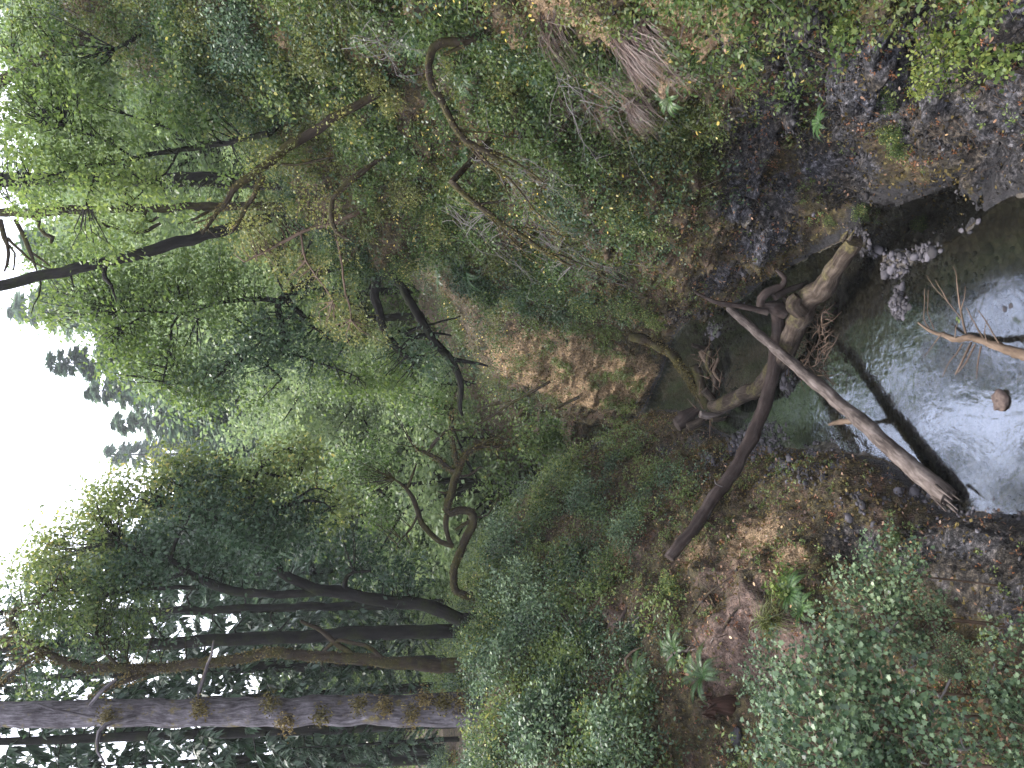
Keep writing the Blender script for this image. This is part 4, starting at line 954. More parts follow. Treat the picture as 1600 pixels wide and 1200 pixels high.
tree('creeping_vine_maple', 'long thin mossy stem trailing down beside the overhanging bushes', 'tree', 'bark_moss',
     [[(705,285,6),(720,302,6),(745,318,5.5),(777,342,5),(795,355,4.5),(810,363,4.5),(843,390,4),(867,402,3),(890,415,2)],
      [(745,322,3),(768,318,3),(780,316,2)], [(843,388,2.5),(880,400,1.8),(930,420,1.2),(965,460,.8)], [(800,357,2),(840,362,1.4),(900,372,.9)], [(760,330,2),(790,370,1.4),(850,420,1)]],
     [('leaf_mid', [blob(820,330,13,45,30,20,.55), blob(880,420,14,45,26,20,.5), blob(760,370,14,45,30,18,.55)])], Y=13.4, moss=.045, rs=.8, down=.1, size=.055, per=16, r=.2, twr=.005, twigmat='twig_grey')
tree('hooked_vine_maple', 'small dark stem hooked like a sickle among the right slope leaves', 'tree', 'bark_moss',
     [[(600,245,4),(577,260,5),(560,275,6),(547,283,6),(530,298,6),(519,312,5.5),(515,333,5),(518,350,4.5),(527,363,3.5),(545,371,2)]],
     [('leaf_mid', [blob(560,330,16,40,35,16,.5)])], Y=16, moss=.05, rs=.8, down=.1, size=.07, per=16, r=.25, twr=.006)
tree('lime_maple', 'bright lime leaved maple filling the top right of the scene', 'tree', 'bark_dark',
     [[(420,210,5,17),(337,227,4.5),(283,233,4),(217,247,3.4),(133,258,2.6),(67,277,1.8),(0,290,1.2)], [(160,252,1.8),(145,285,1.5),(135,315,1)], [(300,232,2.5),(270,205,2),(200,180,1.5)], [(217,247,2),(180,225,1.6),(100,200,1)],
      [(250,0,6),(210,60,4),(180,75,2)], [(283,233,2),(260,270,1.5),(200,320,1)]],
     [('leaf_bright', [blob(70,250,17.5,70,60,56,.5), blob(160,280,17.5,70,45,50,.6), blob(250,290,17.5,60,40,44,.6), blob(130,180,17.5,80,50,56,.42), blob(230,190,17,60,45,44,.38), blob(60,150,18,60,50,48,.45),
                       blob(330,270,17.5,50,35,26,.55), blob(20,210,18,50,60,40,.5), blob(150,380,19,60,26,18,.5), blob(40,330,18.5,50,24,12,.6)]),
      ('leaf_mid', [blob(110,110,18,70,50,46,.55), blob(200,120,17.5,60,50,36,.5), blob(310,170,16.5,50,50,34,.5), blob(30,70,19,50,60,40,.6)])],
     Y=17.5, down=.2, size=.11, per=22, r=.34)
tree('yellow_green_maple', 'yellow green maple in the top right corner with a leaning trunk', 'tree', 'bark_moss',
     [[(130,60,9),(90,78,9),(43,102,8),(0,128,8),(-80,170,7)], [(43,102,4),(20,80,3),(-10,60,2)]],
     [('leaf_yellow', [blob(40,30,20,50,36,22,.35), blob(100,60,20,30,25,8,.3)]), ('leaf_bright', [blob(80,20,20,60,40,34,.6), blob(20,100,20,40,40,22,.6), blob(140,30,20,50,40,20,.5)])], Y=20, down=.1, size=.11)
tree('shaded_snag', 'dark mossy trunk with curled dead branches in the upper right', 'tree', 'bark_moss',
     [[(400,322,7),(330,323,6.5),(260,325,6),(180,326,6),(110,328,6.5),(60,330,7),(0,332,6.5),(-100,335,5)], [(62,330,4),(58,350,3.5),(72,368,3),(85,374,4),(80,382,2)], [(25,345,3),(40,380,3.5),(48,400,2.5),(55,420,1.5),(62,440,1)],
      [(0,345,4),(8,370,4),(14,390,3),(12,410,2.5),(5,425,1.5)], [(230,326,3),(222,340,3),(232,348,2.5),(250,338,2)], [(150,345,2),(165,352,2.5),(185,358,1.5)], [(10,372,2.5),(30,392,2),(55,410,1.5),(80,425,1)],
      [(48,392,2),(60,402,2),(78,418,1)], [(14,385,2),(25,400,1.6),(20,425,1)], [(340,323,3),(300,345,2),(280,350,1.2)], [(200,365,2.5),(230,362,3),(250,350,2.5)]],
     [('leaf_bright', [blob(170,350,21.5,60,26,22,.45), blob(60,310,21,50,20,12,.5)])], Y=22, down=0, size=.11, lump=.2)
tree('shaded_tree', 'broad dark trunk half hidden by lime leaves at upper right', 'tree', 'bark_dark',
     [[(420,284,13),(300,282,12),(200,281,12),(100,280,11),(0,279,11),(-100,278,10)]], [('leaf_mid', [blob(300,300,25,50,40,16,.5)])], Y=26, down=0, lump=.08)
tree('ochre_leaved_shrub_tree', 'hanging ochre and yellow leaved maple branches in front of the dark limbs', 'tree', 'twig_brown',
     [[(560,330,4),(520,350,3.5),(470,365,3),(430,385,2.4),(400,400,1.6),(380,410,1)], [(520,350,2.6),(530,400,2),(540,450,1.6),(550,500,1)], [(470,365,2),(480,410,1.5),(520,470,1)]],
     [('leaf_olive', [blob(420,390,19,55,30,40,.62), blob(470,420,19,50,35,34,.6), blob(530,480,19,50,50,44,.55), blob(570,520,19.5,40,35,24,.5), blob(520,400,18.5,50,40,34,.6), blob(400,340,18,45,35,26,.6), blob(480,330,17.5,60,40,36,.6)])],
     Y=18.5, down=.2, size=.065, per=26, r=.28, tmpl=T_DIA)

# --- conifers behind: prototypes, then copies
FIRP = []; FIRB = []
for i, (h, rad, nb, lo, dr, hg, sp, matn, dn) in enumerate([(28,4.0,130,.10,.30,.25,.85,'needles_hazed',2.0), (24,3.4,120,.06,.42,.35,.8,'needles_hazed',2.1), (30,3.6,95,.30,.35,.45,.85,'needles_hazed',1.8), (26,4.2,90,.16,.55,.9,.6,'needles',1.6), (27,3.8,80,.25,.65,1.1,.6,'needles',1.5)]):
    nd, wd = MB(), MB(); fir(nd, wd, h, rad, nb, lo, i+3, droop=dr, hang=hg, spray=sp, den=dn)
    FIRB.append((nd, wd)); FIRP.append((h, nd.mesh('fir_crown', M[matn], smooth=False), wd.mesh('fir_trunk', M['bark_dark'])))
def place_fir(kind, x, y, ztop, rz, label, group, sxy=1.0, name='fir_tree'):
    h, mn, mw = FIRP[kind]; g = ground_z(x, y) - .3
    s = (ztop - g)/h
    o_ = thing(name, (x, y, g), label, 'tree', group); o_.rotation_euler = (0, 0, rz); o_.scale = (s*sxy, s*sxy, s)
    for nm, me in (('trunk', mw), ('crown', mn)):
        ch = bpy.data.objects.new(nm, me); C.objects.link(ch); ch.parent = o_
    return o_
def fir_at(kind, px, py, Y, label, group, sxy=1.0):
    p = pix(px, py, Y); return place_fir(kind, p[0], p[1], p[2], rng.uniform(0, 6), label, group, sxy)
GF = 'misty firs on the far hillside'
far = [(0,72,565,75,1.0,'tallest misty grey fir standing alone into the white sky'), (1,130,610,82,1.0,'misty fir just left of the tallest one'), (0,105,500,80,1.1,'hazy fir right of the tallest one, partly behind maple leaves'),
 (1,170,660,90,1.0,'faint slim fir at the right edge of the sky gap'), (2,235,640,70,1.0,'bluish fir with a thin bare tip above the pale broadleaf trees'), (0,258,690,85,1.1,'misty fir at the lowest point of the sky gap'),
 (1,245,735,60,.9,'misty fir behind the left maple crown'), (0,300,670,66,1.1,'pale fir in the middle of the valley end'), (1,330,640,60,1.1,'pale green fir below the sky gap'),
 (2,220,590,64,1.1,'bluish fir half hidden by lime maple leaves'), (0,60,440,85,1.1,'yellowish misty fir right behind the leaning bare trunk'), (1,10,480,110,1.1,'faint distant fir at the top of the picture'),
 (0,30,380,70,1.1,'hazy fir behind the curled dead branches'), (1,90,340,62,1.1,'hazy fir behind the lime maple'), (0,60,250,60,1.2,'tall hazy fir hidden mostly by lime leaves'), (1,20,150,60,1.2,'hazy fir behind the top right maple'), (0,-60,60,60,1.3,'hazy fir behind the top right corner'),
 (0,200,800,55,1.0,'dim fir behind the left maple, right part'), (1,120,860,60,1.0,'dim fir poking into the sky left of the gap'), (0,40,900,62,1.1,'dim fir near the top behind the forked maple'), (1,350,780,48,1.1,'dark fir behind the middle of the left maple'),
 (0,400,700,52,1.1,'pale fir deep in the valley'), (1,160,710,120,1.0,'faintest fir on the skyline'), (0,330,600,75,1.1,'misty fir behind the gnarled maple')]
for k_, px, py, Y, sx, lb in far: fir_at(k_, px, py, Y*1.7, lb, GF, sx*1.45)
GL = 'dark firs behind the left bank trunks'
for k_, px, py, Y, sx, lb in [(3,-450,1180,26,1.0,'dark drooping fir left of the thick grey trunk'), (4,-350,1075,32,1.0,'dark fir between the thick grey trunk and the straight dark one'), (3,250,1050,27,1.2,'low dark hemlock beside the curving maple foot'),
                          (3,-250,1235,30,1.0,'dark fir at the far left edge'), (4,380,1100,24.5,1.1,'young dark hemlock behind the thick grey trunk'), (3,480,1000,34,1.3,'young hemlock behind the straight dark trunk'),
                          (3,430,1170,25,1.2,'young dark hemlock in the bottom left tree line'), (4,250,960,38,1.0,'dark fir behind the slender trunk'), (3,-200,1140,36,1.2,'drooping dark fir seen just left of the thick grey trunk top'), (4,-150,1020,40,1.2,'dark fir between the curving maple and the straight trunk'), (3,60,965,44,1.2,'dark fir behind the upper slender trunk'), (4,120,1100,34,1.3,'shaggy dark fir right behind the thick grey trunk'), (3,100,1200,30,1.2,'shaggy dark fir at the picture left edge'), (0,120,900,52,1.3,'dim fir behind the mossy maple crown'), (0,300,900,44,1.1,'dark fir behind the mossy maple'), (1,420,850,46,1.2,'small dark fir behind the mossy maple bend'), (0,500,950,50,1.2,'small fir deep behind the left trunks')]:
    fir_at(k_, px, py, Y, lb, GL, sx)

# broadleaf trees on the valley floor and slopes further back
BRP = []; BRB = []
for i in range(3):
    lf, tg = MB(), MB(); rs_ = np.random.default_rng(50+i)
    lines = [np.array([[0, 0, 0], [.2, .1, 3], [.1, -.2, 6], [.3, .1, 9]], float)]
    for k in range(9):
        th = rs_.uniform(0, 6.28); z0 = rs_.uniform(2, 7); l = rs_.uniform(2, 3.6)
        lines.append(np.array([[.15, 0, z0], [math.cos(th)*l*.5, math.sin(th)*l*.5, z0+1.2], [math.cos(th)*l, math.sin(th)*l, z0+2]]))
    Ls = [tube(tg, l_, np.linspace(.22, .05, len(l_)) if j == 0 else np.linspace(.10, .02, len(l_)), 7, step=.3, lump=.1, seed=j)[0] for j, l_ in enumerate(lines)]
    bl = [(Ls[j+1][-1] + rs_.normal(size=3)*.4, (1.7, 1.7, 1.2), 26, rs_.uniform(.4, .6)) for j in range(9)] + [((0, 0, 9.5), (2, 2, 1.6), 34, .55), ((0, 0, 7), (2.6, 2.6, 1.6), 30, .5)]
    crown(lf, None, bl, .22, 24, 1.0, .6, T_DIA, None)
    BRB.append((lf, tg)); BRP.append((11.2, lf.mesh('broadleaf_crown', M['leaf_hazed'], smooth=False), tg.mesh('broadleaf_trunk', M['bark_dark'])))
GB = 'pale green broadleaf trees at the valley end'
for kind, px, py, Y, sx, lb in [(0,330,600,52,1.3,'pale lime crown below the misty firs, behind maple leaves'), (1,470,690,55,1.4,'pale mint green crown in the centre of the valley'), (2,440,640,60,1.4,'pale green crown right of the valley centre'), (0,540,720,48,1.3,'round pale green crown above the loop tree'),
                            (1,580,640,44,1.2,'bright green crown in the gap above the far cliff'), (2,620,600,36,1.0,'yellowish green small tree above the far cliff'), (0,540,560,40,1.2,'green crown behind the drooping dark limbs'), (1,450,540,44,1.3,'lime crown behind the gnarled maple'),
                            (2,380,420,40,1.3,'green crown behind the ochre leaves'), (0,300,330,38,1.4,'lime crown on the right hillside'), (1,200,230,36,1.4,'lime crown high on the right hillside'), (2,100,100,36,1.5,'lime crown near the top right corner'),
                            (0,620,800,42,1.2,'shaded green crown behind the loop'), (1,560,880,46,1.3,'shaded green crown behind the mossy maple trunk'), (2,640,940,40,1.2,'shaded green crown between the dark trunks'), (0,600,1010,44,1.3,'shaded green crown behind the straight trunk'),
                            (1,390,620,70,1.6,'hazy green crown under the lowest sky'), (2,350,700,66,1.6,'hazy green crown left of the valley centre'), (0,480,400,34,1.2,'green crown behind the right bank bushes'), (1,0,60,40,1.6,'green crown beyond the top right corner'),
                            (2,640,680,38,1.0,'low bright green tree behind the small loop branches'), (0,690,600,33,.9,'low green tree at the top of the far cliff'), (1,350,230,30,1.2,'green crown above the leaning mossy stem'), (2,400,80,26,1.1,'green crown at the right edge of the slope')]:
    h, ml, mt = BRP[kind]; p = pix(px, py, Y); g = ground_z(p[0], p[1]) - .3; s = max((p[2]-g)/h, .25)
    o_ = thing('broadleaf_tree', (p[0], p[1], g), lb, 'tree', GB); o_.rotation_euler = (0, 0, rng.uniform(0, 6)); o_.scale = (s**.6*sx, s**.6*sx, s)
    for nm, me in (('trunk', mt), ('crown', ml)):
        ch = bpy.data.objects.new(nm, me); C.objects.link(ch); ch.parent = o_

# the dense stand beyond, tree by tree: tops kept below the skyline of the photograph
SKY_Y = [-300, 200, 460, 500, 560, 600, 650, 690, 740, 780, 830, 870, 900, 1250]; SKY_X = [-120, -60, 20, 110, 110, 160, 215, 285, 270, 225, 140, 60, 330, 400]
def below_sky(py): return np.interp(py, SKY_Y, SKY_X)
def put(dst, src, loc, rz, sx, sz, mat):
    c_, s_ = math.cos(rz), math.sin(rz)
    for v_, f_, t__ in zip(src.V, src.F, src.T):
        V = np.stack([(v_[:, 0]*c_ - v_[:, 1]*s_)*sx + loc[0], (v_[:, 0]*s_ + v_[:, 1]*c_)*sx + loc[1], v_[:, 2]*sz + loc[2]], -1)
        dst.V.append(V); dst.F.append(f_ + dst.n); dst.T.append(t__ + rng.normal()*.0); dst.TC.append(V); dst.M.append(mat)
    dst.n += src.n
LOW = []                                                   # coarser firs for the far-off wood that reads as one mass
for i in range(3):
    nd, wd = MB(), MB(); fir(nd, wd, 28, 4.3, 105, .08, 90+i, seg=5, droop=.35, hang=.3, spray=1.2, den=1.15); LOW.append((nd, wd))
WD = {}
for k in range(260):
    Y = rng.uniform(75, 215); py = rng.uniform(-200, 1200) if k < 150 else rng.uniform(380, 840)
    px = below_sky(py) + rng.uniform(12, 190)*(1 if py > 430 else 1.5); p = pix(px, py, Y); g = ground_z(p[0], p[1])
    if not 10 < p[2]-g < 50: continue
    key = 'left' if py > 880 else 'far'; mb = WD.setdefault(key, MB()); s = (p[2]-g)/28; a_ = rng.uniform(0, 6); q = LOW[k % 3]
    put(mb, q[0], (p[0], p[1], g), a_, s*rng.uniform(1.4, 1.9), s, 0); put(mb, q[1], (p[0], p[1], g), a_, s, s, 1)
for key, mb in WD.items():
    o_ = mb.build('far_forest', [M['needles_hazed'], M['bark_dark']], smooth=False); o_['kind'] = 'stuff'; o_['category'] = 'forest'
    o_['label'] = 'misty conifer forest covering the far hillside' if key == 'far' else 'dim conifer forest behind the left bank trunks'
WD = {}
for k in range(150):
    Y = rng.uniform(34, 105); py = rng.uniform(-200, 1200) if k < 110 else rng.uniform(-150, 400)
    px = max(below_sky(py) + 45, rng.uniform(280, 720)) if py > 430 else (rng.uniform(40, 620) if k < 110 else rng.uniform(-40, 160)); p = pix(px, py, Y); g = ground_z(p[0], p[1])
    if p[2]-g < 2.5: continue
    key = 'left' if py > 800 else 'valley'; mb = WD.setdefault(key, MB()); s = min((p[2]-g+.3)/11.2, 2.6); sx = max(s, .6)**.6*rng.uniform(1.0, 1.5); a_ = rng.uniform(0, 6); q = BRB[k % 3]
    put(mb, q[0], (p[0], p[1], g-.3), a_, sx, max(s, .4), 0); put(mb, q[1], (p[0], p[1], g-.3), a_, sx, max(s, .4), 1)
for key, mb in WD.items():
    o_ = mb.build('woodland', [M['leaf_hazed' if key == 'valley' else 'leaf_mid'], M['bark_dark']], smooth=False); o_['kind'] = 'stuff'; o_['category'] = 'woodland'
    o_['label'] = 'hazy green broadleaf wood filling the valley' if key == 'valley' else 'shaded green wood behind the left bank'

# ---------------------------------------------------------------- ground cover (uncountable)
VA = np.zeros(nr*nc)                                     # area round each terrain vertex
e1 = np.gradient(TP, axis=0); e2 = np.gradient(TP, axis=1)
VA = np.linalg.norm(np.cross(e1, e2), axis=-1).reshape(-1)
seen = ((tt > 1) & (tpx > -260) & (tpx < 1900) & (tpy > -800) & (tpy < 1700))*np.where((tpy > -200) & (tpy < 1400) & (tpx < 1700), 1.0, .4)
Yv = FPt[:, 1]; Zv = FPt[:, 2]; Xv = FPt[:, 0]
bank_ = (cf < KL-.15) | (cf > KR+.15)
def pick(w, n):
    w = w*VA*seen; w = w/w.sum(); j = rng.choice(len(w), n, p=w)
    P = FPt[j] + rng.normal(size=(n, 3))*.05; return P, FN[j], j
def clump(f, s, lo=.0, hi=.35): return np.clip((fbm(FPt, f, 3, s) - lo)/(hi-lo), 0, 1)
def stuff(name, mb, mat, label, cat):
    o_ = mb.build(name, mat, smooth=False); o_['kind'] = 'stuff'; o_['label'] = label; o_['category'] = cat; return o_
def sprays(mb, P, Nn, Lr, per, size, tint, tmpl=T_DIA, out=.7, upw=.6, droop=.5, stem=None, prob=.3):
    n = len(P); D = nrm(Nn*out + np.array([0, 0, upw]) + .45*rng.normal(size=(n, 3))); l = Lr*rng.uniform(.5, 1.3, n)
    t = rng.uniform(.25, 1, (n, per))
    Q = P[:, None] + l[:, None, None]*(D[:, None]*t[..., None] - np.array([0, 0, 1.0])*(droop*.6*t**2)[..., None]) + rng.normal(size=(n, per, 3))*(.14*l)[:, None, None]
    Dl = np.repeat(D, per, 0)*.4 + rng.normal(size=(n*per, 3))*.7 - [0, 0, .3]
    Nl = np.repeat(Nn*.4 + [0, 0, .8], per, 0) + .5*rng.normal(size=(n*per, 3))
    tn = np.repeat(tint + .12*fbm(P, 1.3, 2, 9), per) + .14*rng.normal(size=n*per)
    leaves(mb, Q.reshape(-1, 3), Dl, Nl, size*rng.uniform(.6, 1.3, n*per), tn, tmpl)
    if stem is not None:
        for i in np.where(rng.uniform(size=n) < prob)[0]:
            tt2 = np.array([0, .5, 1.0]); tube(stem, P[i] + l[i]*(D[i]*tt2[:, None] - np.array([0, 0, 1.0])*(droop*.6*tt2**2)[:, None]), [.006, .004, .0015], 3, cap=False)
near_ = np.clip((32 - Yv)/6, 0, 1)
free = (1-.93*w_rock_shade)*(1-.97*w_soil)*(1-.9*w_wet)
R_ = (cf > KR) & bank_; L_ = (cf < KL) & bank_
farwall = R_ & (Yv > 23) & (Yv < 29) & (Zv < 5.2)

mb = MB(); P, Nn, _ = pick(bank_*near_*(1-.85*w_rock_shade)*(1-.9*w_soil)*(1-.7*w_wet)*(1-.5*w_dry_lit), 170000)
leaves(mb, P + Nn*.01, Nn*.6 + rdir(len(P)), Nn + .6*rng.normal(size=Nn.shape), rng.uniform(.03, .085, len(P)), .48 + .25*fbm(P, 1.2, 3, 8) + .15*rng.normal(size=len(P)), T_DIA)
stuff('moss_cover', mb, M['moss_tuft'], 'olive and brown moss over the banks and walls', 'moss')
mb = MB(); P, Nn, _ = pick(bank_*near_*(.25*L_ + .35*w_dry_lit + .8*w_dry_lit*L_ + .12*R_ + .35*w_soil*.4)*(1-.6*w_wet), 30000)
leaves(mb, P + Nn*.02, rdir(len(P)), Nn + .35*rng.normal(size=Nn.shape), rng.uniform(.03, .075, len(P)), .5 + .25*rng.normal(size=len(P)), T_OVA)
stuff('leaf_litter', mb, M['litter'], 'dead tan and brown leaves scattered on the banks', 'leaf litter')

mb = MB(); P, Nn, _ = pick(bank_*near_*(w_rock_shade*np.where(R_, 1, .25) + .5*w_wet + .05)*(Zv < 6)*(.15 + clump(1.6, 87)), 15000)
r_ = rng.uniform(.010, .032, len(P))*(1 + 1.2*(rng.uniform(size=len(P)) < .04)); pebbles(mb, P - Nn*(r_*.3)[:, None], r_)
stuff('rubble', mb, M['rubble'], 'dark broken rock and rubble stuck in the gorge walls', 'rubble')
mb = MB(); P, Nn, _ = pick(R_*(Yv < 21)*(Zv < 5)*(w_rock_shade*.8 + .3)*clump(1.4, 95, .0, .3), 900)
for i in range(len(P)):
    d_ = np.array([rng.normal()*.35, rng.normal()*.3, -1.0]); l_ = rng.uniform(.1, .45); tube(mb, [P[i]+Nn[i]*.02, P[i]+Nn[i]*.10+d_*l_*.4, P[i]+Nn[i]*.08+d_*l_], [.005, .003, .0012], 3, cap=False)
stuff('hanging_roots', mb, M['twig_brown'], 'fine brown roots and dead stalks hanging on the right wall', 'roots')
st_ = MB()
w = R_*near_*free*np.clip((Zv - 2.0)/1.8, 0, 1)*(1-.7*w_dry_lit)*np.clip((20-Zv)/9, .12, 1)*np.clip(22/np.maximum(Yv, 9), .5, 2)*(1-w_dry_lit*(Yv < 13))*np.where(farwall, .3, 1)*np.where((Yv > 13.6) & (Yv < 21.5) & (Zv < 4.6), .25, 1)
mb = MB(); P, Nn, _ = pick(w*(.04+clump(.9, 61)**1.5), 17500); sprays(mb, P, Nn, .42, 15, .058, .5, T_DIA, stem=st_, prob=.2)
stuff('undergrowth', mb, M['leaf_olive'], 'olive yellow small leaved undergrowth on the right slope', 'undergrowth')
mb = MB(); P, Nn, _ = pick(w*(.03+clump(.8, 63)**1.5), 15500); sprays(mb, P, Nn, .5, 14, .062, .52, T_OVA, stem=st_, prob=.2)
stuff('undergrowth', mb, M['leaf_mid'], 'mid green leafy undergrowth on the right slope', 'undergrowth')
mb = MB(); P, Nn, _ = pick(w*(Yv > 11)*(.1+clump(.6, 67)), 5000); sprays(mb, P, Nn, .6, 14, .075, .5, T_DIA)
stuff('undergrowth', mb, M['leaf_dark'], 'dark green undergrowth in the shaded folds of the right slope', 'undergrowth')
w = L_*near_*free*np.clip((Zv - np.where(Yv > 17, 1.0, 2.9))/1.3, 0, 1)*(1-.8*w_dry_lit)
mb = MB(); P, Nn, _ = pick(w*(.01+clump(1.3, 71, .05, .4)**2)*np.clip((Yv-6)/8, .3, 1), 2800)
spray_leaves(mb, P + Nn*.2 + [0, 0, .18] + rng.normal(size=P.shape)*.12, .30, 30, .06, .45 + .30*fbm(P, 1.6, 3, 14), tilt=.35, tmpl=T_OVA, flat=.22, tvar=.22)  # wide tint swings paint lit clumps against shaded ones
stuff('undergrowth', mb, M['leaf_teal'], 'blue green leafy undergrowth over the left bank', 'undergrowth')
mb = MB(); P, Nn, _ = pick(w*(.01+clump(1.2, 73, .05, .4)**2), 4200); sprays(mb, P, Nn, .6, 18, .075, .5, T_DIA, upw=1.0, droop=.4)
stuff('undergrowth', mb, M['leaf_mid'], 'mid green undergrowth over the left bank', 'undergrowth')
w = bank_*(Zv < 5.5)*near_*free*np.where(farwall, 2.5, .5)*(clump(1.5, 81, .1, .4))*(Zv > .5)
mb = MB(); P, Nn, _ = pick(w, 6500); sprays(mb, P, Nn, .16, 12, .04, .5, T_DIA, out=1, upw=.2, droop=.6)
stuff('creeping_plants', mb, M['leaf_mid'], 'small creeping green plants on the mossy walls', 'plants')
mb = MB(); P, Nn, _ = pick(bank_*(Zv > .4)*(Zv < 5)*(Yv < 20)*clump(2.0, 83, .2, .5)*(1-w_wet), 1500); sprays(mb, P, Nn, .1, 9, .035, .5, T_DIA, out=1, upw=.1)
stuff('creeping_plants', mb, M['leaf_rust'], 'rusty red dying creepers on the rock', 'plants')
mb = MB(); P, Nn, _ = pick(R_*near_*np.clip((Zv-3)/2, 0, 1)*(Zv < 14)*clump(.7, 91, .1, .3), 1500)
leaves(mb, P + Nn*.3*rng.uniform(.3, 1.6, (len(P), 1)), rdir(len(P)), Nn + .5*rng.normal(size=Nn.shape), rng.uniform(.04, .085, len(P)), .75 + .2*rng.normal(size=len(P)), T_OVA)
stuff('yellow_leaves', mb, leaf_mat('yellow_leaf', [(0, (.2, .16, .02)), (.6, (.5, .42, .08)), (1, (.7, .62, .25))], .4), 'scattered yellowing leaves among the right slope bushes', 'leaves')
# farther slopes
w = bank_*np.clip((Yv-29)/4, 0, 1)*np.clip((150-Yv)/60, 0, 1)
mb = MB(); P, Nn, _ = pick(w/np.maximum(Yv, 1)**1.1, 9000); s_ = np.clip(P[:, 1]/30, 1, 4)
for k in range(14):
    leaves(mb, P + rng.normal(size=P.shape)*(s_*.45)[:, None] + np.array([0, 0, .5])*s_[:, None], rdir(len(P)), rdir(len(P)) + [0, 0, .8], .12*s_, .45 + .25*fbm(P, .15, 2, 4) + .15*rng.normal(size=len(P)), T_DIA)
stuff('far_undergrowth', mb, M['leaf_bright'], 'green bushes and saplings covering the slopes beyond the bend', 'undergrowth')
o_ = st_.build('fine_stems', M['twig_grey']); o_['kind'] = 'stuff'; o_['label'] = 'thin grey stems among the undergrowth'; o_['category'] = 'stems'

# dry grass hanging over ledges on the right slope, each tussock a thing
for j, (px, py, n, L, lb) in enumerate([(975,45,420,.42,'large pinkish dry grass tussock hanging at the right edge'), (990,150,300,.36,'pale dry grass tussock hanging over the orange moss'), (885,140,160,.28,'small pink dry grass tuft below the arching stem'),
                                        (935,100,260,.36,'dark mauve dry grass tuft above the hanging tussock'), (860,30,160,.45,'thin dry grass tuft near the top of the orange bank'), (1050,110,140,.3,'short rusty grass tuft on the orange moss')]):
    p, nn = hit(px, py); mb = MB(); base_ = p + rng.normal(size=(12, 3))*np.array([.12, .22, .12])
    grass(mb, base_, n//8, L, .5, nn*.9 + [0, 0, .25], 1.7, .008, .35, j)
    one('dry_grass_tussock', mb, M['dry_grass'], lb, 'grass')
p, nn = hit(1208, 968); mb = MB(); grass(mb, p + rng.normal(size=(10, 3))*.08, 30, .5, .35, [0, 0, 1], 1.1, .007, .6, 5)
one('grass_tussock', mb, M['leaf_olive'], 'yellow green grass tuft arching over the bare soil', 'grass')

# ferns
for j, (px, py, n, L, tint, lb) in enumerate([(1282,186,10,.36,.8,'lone pale fern in the dark recess of the right wall'), (1303,492,9,.32,.5,'small green fern growing beside the fallen trunk'), (1235,930,11,.62,.75,'bright green fern on the edge of the bare soil'),
      (1255,955,9,.5,.7,'smaller fern just left of the bright green one'), (735,235,11,.75,.35,'large fern under the arching brown stem'), (720,110,11,.7,.35,'fern with flat fronds beside the arching stem top'), (800,240,10,.6,.35,'dark fern below the arching stem'),
      (560,30,11,.8,.6,'light fern high on the right slope edge'), (640,40,10,.7,.8,'yellowing fern at the right edge'), (1060,1020,10,.7,.4,'shaded fern on the left bank near fallen sticks'), (1100,1060,10,.7,.35,'fern above the dark hollow on the left bank'),
      (1000,1060,10,.75,.4,'fern among the left bank bushes'), (960,1110,10,.7,.4,'fern in the lower left thicket'), (690,430,11,1.0,.3,'drooping dark fern at the mouth of the dark hollow'), (730,420,11,1.0,.25,'dark fern hanging beneath the overhanging bushes'),
      (1040,150,8,.4,.5,'small fern on the orange moss'), (960,330,9,.45,.5,'fern in the middle of the right wall'), (1180,90,8,.3,.5,'tiny fern above the grey rock')]):
    p, nn = hit(px, py); mb = MB(); fern(mb, p + nn*.02, n, L, j, nrm(nn*.5 + [0, 0, .8]), tint=tint)
    one('fern', mb, M['fern_green'], lb, 'fern')

# shrubs: prototypes by kind, then copies with labels of their own
SHP = {}
for key, mat, kw in [('mid', 'leaf_mid', dict(size=.07, tmpl=T_OVA, seed=1, n=26, per=18, r=.24, tl=.35, tv=.26)), ('mid2', 'leaf_mid', dict(size=.062, tmpl=T_DIA, seed=2, h=1.0, hang=.5, n=30, per=17, r=.22, tl=.4, tv=.26)), ('teal', 'leaf_teal', dict(size=.052, tmpl=T_MAP, seed=3, h=.6, rad=.85, n=40, per=9, r=.16, tv=.26, tl=.3)),
                     ('teal2', 'leaf_teal', dict(size=.064, tmpl=T_OVA, seed=4, h=1.15, n=28, per=18, tv=.28, r=.25, tl=.35)), ('olive', 'leaf_olive', dict(size=.055, seed=5)), ('lime', 'leaf_bright', dict(size=.13, tmpl=T_MAP, seed=6, n=16, per=5, r=.28, hang=.4, tv=.3)),
                     ('dark', 'leaf_dark', dict(size=.07, seed=7, hang=.7)), ('yellow', 'leaf_yellow', dict(size=.10, tmpl=T_OVA, seed=8, n=20, per=7, r=.22, rad=.8, h=.5, tv=.3))]:
    lf, sm = MB(), MB(); bush(lf, sm, **kw); SHP[key] = (lf.mesh('shrub_leaves', M[mat], smooth=False), sm.mesh('shrub_stems', M['twig_brown']))
def shrub(key, px, py, s, label, group, name='shrub', Y=None, flat=1.0):
    p, nn = hit(px, py)
    if Y is not None: p = pix(px, py, Y)
    o_ = thing(name, tuple(p - nn*.05), label, 'shrub', group)
    u = nrm(nn*.6 + np.array([0, 0, .8])); o_.rotation_mode = 'QUATERNION'
    q = Vector(u).to_track_quat('Z', 'Y'); from mathutils import Quaternion
    o_.rotation_quaternion = q @ Quaternion((0, 0, 1), rng.uniform(0, 6.28)); o_.scale = (s, s, s*flat)
    for nm, me in (('leaves', SHP[key][0]), ('stems', SHP[key][1])):
        ch = bpy.data.objects.new(nm, me); C.objects.link(ch); ch.parent = o_
    return o_
GW = 'leafy plants on the right rock wall'
